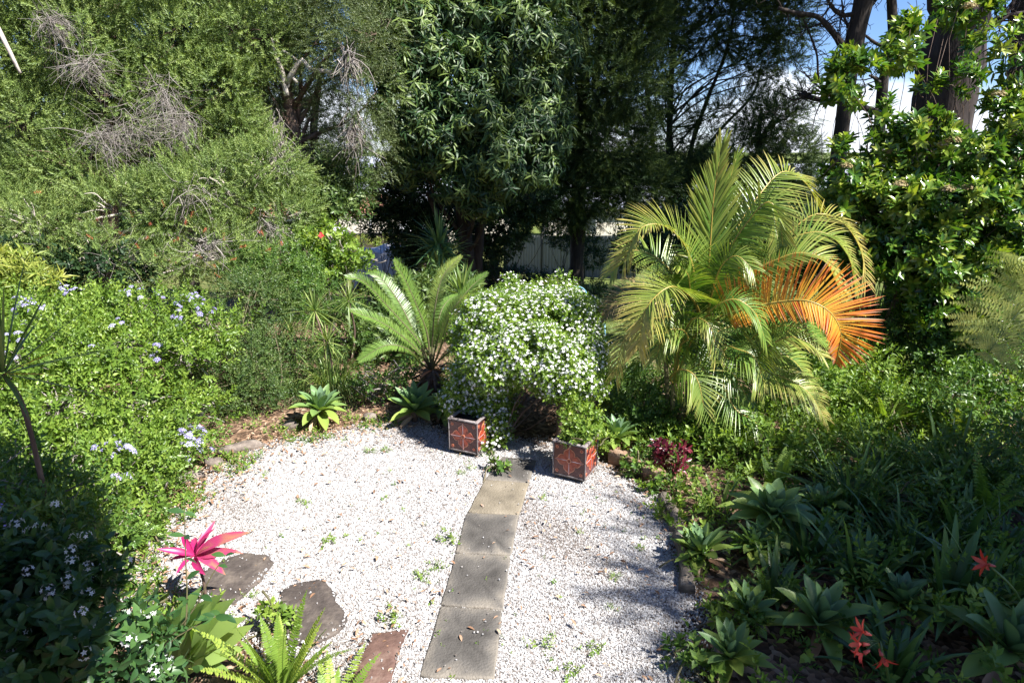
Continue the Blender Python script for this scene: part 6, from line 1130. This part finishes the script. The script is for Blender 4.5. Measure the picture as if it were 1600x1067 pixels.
def car(label, loc, rz, paint, van=False):
    r = thing('parked_car', label, 'car', loc, 'cars parked in the far street', rz)
    prof = [(-2.1, .35), (-2.15, .75), (-2.05, 1.0), (-1.75, 1.08), (-1.2, 1.5), (-.7, 1.6), (.3, 1.58), (.75, 1.42), (1.2, 1.05), (1.9, .92), (2.12, .75), (2.15, .4), (2.0, .28), (-2.0, .28)]
    if van: prof[3:9] = [(-2.0, 1.75), (-1.5, 1.85), (.1, 1.85), (.5, 1.8), (1.05, 1.2), (1.3, 1.1)]
    mb = MB(); m = len(prof); V = []
    for yy, ins in ((-.86, .93), (-.8, 1), (.8, 1), (.86, .93)):
        for x, z in prof: k = .86 if (z > 1.15 and abs(yy) > .82) else 1; V.append((x*ins, yy*k if z < 1.15 else yy*.86, .9+(z-.9)*ins))
    F = [(a_*m+i, a_*m+(i+1) % m, (a_+1)*m+(i+1) % m, (a_+1)*m+i) for a_ in range(3) for i in range(m)]+[tuple(range(m-1, -1, -1)), tuple(range(3*m, 4*m))]; mb.add(V, F); mb.build('body', M[paint], r)
    for s in (-1, 1):
        for x0, x1 in ((-1.25, -.35), (-.25, .75)): mb = MB(); V = np.array([(x0+.1, s*.76, 1.45), (x1-.25*(x1 > 0), s*.76, 1.45), (x1+.1, s*.775, 1.1), (x0-.1, s*.775, 1.1)]); V = np.concatenate([V, V+[0, s*.02, 0]]); mb.add(V, [(0, 1, 2, 3), (4, 7, 6, 5), (0, 4, 5, 1), (1, 5, 6, 2), (2, 6, 7, 3), (3, 7, 4, 0)]); mb.build('window', M['glass'], r, smooth=False)
        for x in (-1.35, 1.35):
            mb = MB(); tubes(mb, [(x, s*.70, .33), (x, s*.90, .33)], .33, 22); wo_ = mb.build('wheel', M['tyre'], r); mb = MB(); tubes(mb, [(x, s*.89, .33), (x, s*.915, .33)], .2, 16); mb.build('rim', M['alloy'], wo_)
        mb = MB(); box(mb, (2.05, s*.6, .74), (.16, .3, .14), bev=.04); mb.build('headlight', M['lamp'], r)
    mb = MB(); V = np.array([(.80, -.66, 1.42), (.80, .66, 1.42), (1.22, .72, 1.08), (1.22, -.72, 1.08)])+[.02, 0, .03]; V = np.concatenate([V, V-[.03, 0, .03]]); mb.add(V, [(0, 1, 2, 3), (4, 7, 6, 5), (0, 4, 5, 1), (1, 5, 6, 2), (2, 6, 7, 3), (3, 7, 4, 0)]); mb.build('windscreen', M['glass'], r, smooth=False)
car("blue car parked in the far street, half hidden by leaves", gp(622, 400, 35), .1, 'car_blue'); car("white van parked at the cream wall in the far street", gp(640, 400, 38.5), pi+.1, 'car_white', True); car("silver white car parked in the far street left of the blue one", gp(520, 395, 38), .05, 'car_white')
# garden chair glimpsed beside the palm
p = gp(914, 520, 9.6); r = thing('garden_chair', "pale blue slatted metal garden chair half hidden beside the jasmine mound", 'chair', p, rz=.5); sc = 1.0
for i in range(6): mb = MB(); box(mb, (-.2+.08*i, 0, .44), (.06, .44, .016), bev=.004); mb.build('slat', M['chair_blue'], r)
for i in range(7): mb = MB(); tubes(mb, spline([(-.21+.07*i, .23, .46), (-.21+.07*i, .27, .7), (-.19+.063*i, .31, .92-.012*(i-3)**2)], 8), .011, 6); mb.build('backrest_bar', M['chair_blue'], r)
mb = MB(); tubes(mb, spline([(-.23, .22, .44), (-.23, .27, .74), (-.16, .31, .9), (0, .32, .95), (.16, .31, .9), (.23, .27, .74), (.23, .22, .44)], 30), .014, 7); mb.build('backrest_frame', M['chair_blue'], r)
for sx_ in (-1, 1):
    for sy_ in (-1, 1): mb = MB(); tubes(mb, [(sx_*.22, sy_*.2, .43), (sx_*.24, sy_*.24, 0)], .014, 7); mb.build('leg', M['chair_blue'], r)
# far trees
ft = np.random.default_rng(121); FT = [sprig(ft, 26, 1.0, .3, .3, 55, dt=.15, jitter=.4) for _ in range(3)]
for px, Y, h_, w_, lf_, lb in [(1290, 58, 5.2, 2.6, 'melaleuca', "pale grey green tree far behind the bare trunks"), (1100, 70, 5.5, 5, 'fine_green', "broad far tree behind the she-oak stems"), (980, 60, 4.5, 4.0, 'fine_green', "far tree behind the dark pine"), (830, 66, 5.5, 5, 'fine_green', "far tree behind the mango foliage"), (700, 75, 5, 5, 'fine_green', "far rounded tree behind the grey roofed house"), (540, 75, 5.0, 3.5, 'fine_green', "far tree beside the white gabled house"), (420, 48, 7, 4, 'fine_green', "far tree behind the paperbark"), (250, 40, 8, 5, 'dark_leaf', "tall far tree behind the huge bottlebrush"), (60, 36, 8, 5, 'dark_leaf', "tall far tree at the upper left behind the bottlebrush"), (1420, 50, 5.2, 4, 'fine_green', "far tree behind the massive trunk"), (1560, 40, 5.5, 4, 'fine_green', "far tree behind the glossy shrub at the right"), (1250, 33, 3.2, 2.4, 'dark_leaf', "dark bush beyond the low pine")]:
    b = gp(px, 300, Y); z = float(b[2]); cl = [(b+np.array([ft.normal()*w_*.35, ft.normal()*w_*.3, h_*f]), np.array([w_*.55, w_*.5, h_*.22])) for f in (.3, .45, .55, .7, .85)]
    tree('far_tree', lb, 'tree', [([b, b+[.1, 0, h_*.4], b+[0, .1, h_*.8]], [.25, .18, .08])], 'bark_brown', cl, ft, lf_, FT, .9, .9, 10, .8, 1.3, back=.5, inner=.5, nlimb=2, group='far trees')

for px, Y, lb, cs in [(90, 16, "added backing tree at the upper left, darkened for shade behind the huge bottlebrush", [(20, 60), (110, 120), (60, 200), (160, 40), (100, -20)]), (300, 16.5, "added backing tree next to the paperbark, darkened for shade behind the bottlebrush", [(250, 60), (330, 40), (300, 150), (390, 100), (230, 170), (350, -20), (420, 30), (400, 190)])]:  # added backing trees; dark leaf colour gives the shade in crown gaps
    b = gp(px, 470, Y); tree('background_tree', lb, 'tree', [([b, b+[.1, 0, 4], b+[0, .1, 7]], [.25, .18, .08])], 'bark_dark', [clump(x, y, Y, (1.5, 1.0, 1.2)) for x, y in cs], ft, 'dark_leaf', FZ, 3.2, .55, 12, 1, 1.5, back=.5, inner=.4, nlimb=2)

# ------------------------------------------------------------------ outside the picture: roof added to shade the near left, trees shading the right
r = thing('shade_roof', "veranda added unseen behind and left of the camera to shade the near left", 'shade roof', (-3, -1, 0)); off = np.array([-3, -1, 0])
poly = np.array([(-9, 5.1), (-1.2, 2.95), (.25, 2.3), (.95, 1.35), (1.35, .0), (1.7, -6), (-9, -6)]); mb = MB(); m = len(poly)  # roof outline traced back from the wanted shadow edge on the ground
V = np.concatenate([np.column_stack([poly, np.full(m, 5.0)]), np.column_stack([poly, np.full(m, 5.14)])]); mb.add(V, [tuple(range(m-1, -1, -1)), tuple(range(m, 2*m))]+[(i, (i+1) % m, m+(i+1) % m, m+i) for i in range(m)]); mb.build('roof', M['grey_roof'], r, off, smooth=False)
for x, y in [(-8.6, 5.4), (-8.6, -5.6), (1.3, -5.6)]: mb = MB(); box(mb, (x, y, 2.45), (.12, .12, 5.08), bev=.01); mb.build('post', M['white_wall'], r, off, smooth=False)
sh = np.random.default_rng(131)
def shade_tree(label, ground, rad, hgt_, dens=1.6):
    c = np.array([ground[0], ground[1], 0])+SUN*(hgt_/SUN[2]); b = np.array([c[0], c[1], float(hz(c[0], c[1]))]); cl = [(c+np.array([sh.normal()*rad*.35, sh.normal()*rad*.35, sh.normal()*.4]), np.array([rad*.62, rad*.62, .8])) for _ in range(5)]
    tree('garden_tree', label, 'tree', [([b, b*.5+c*.5+[.1, 0, 0], c], [.2, .15, .08])], 'bark_brown', cl, sh, 'dark_leaf', BIG, dens, .6, 12, .8, 1.2, back=1, inner=.3, nlimb=2, group='trees right of the picture')
shade_tree("leafy tree outside the picture that shades the right bed", (4.15, 3.3), 1.75, 5.5, 4.4); shade_tree("second leafy tree outside the picture shading the far right bed", (7.2, 4.2), 1.9, 6.0, 4.2); shade_tree("third tree outside the picture shading the bottom right corner", (3.2, 2.0), 1.35, 5.2, 4.0)
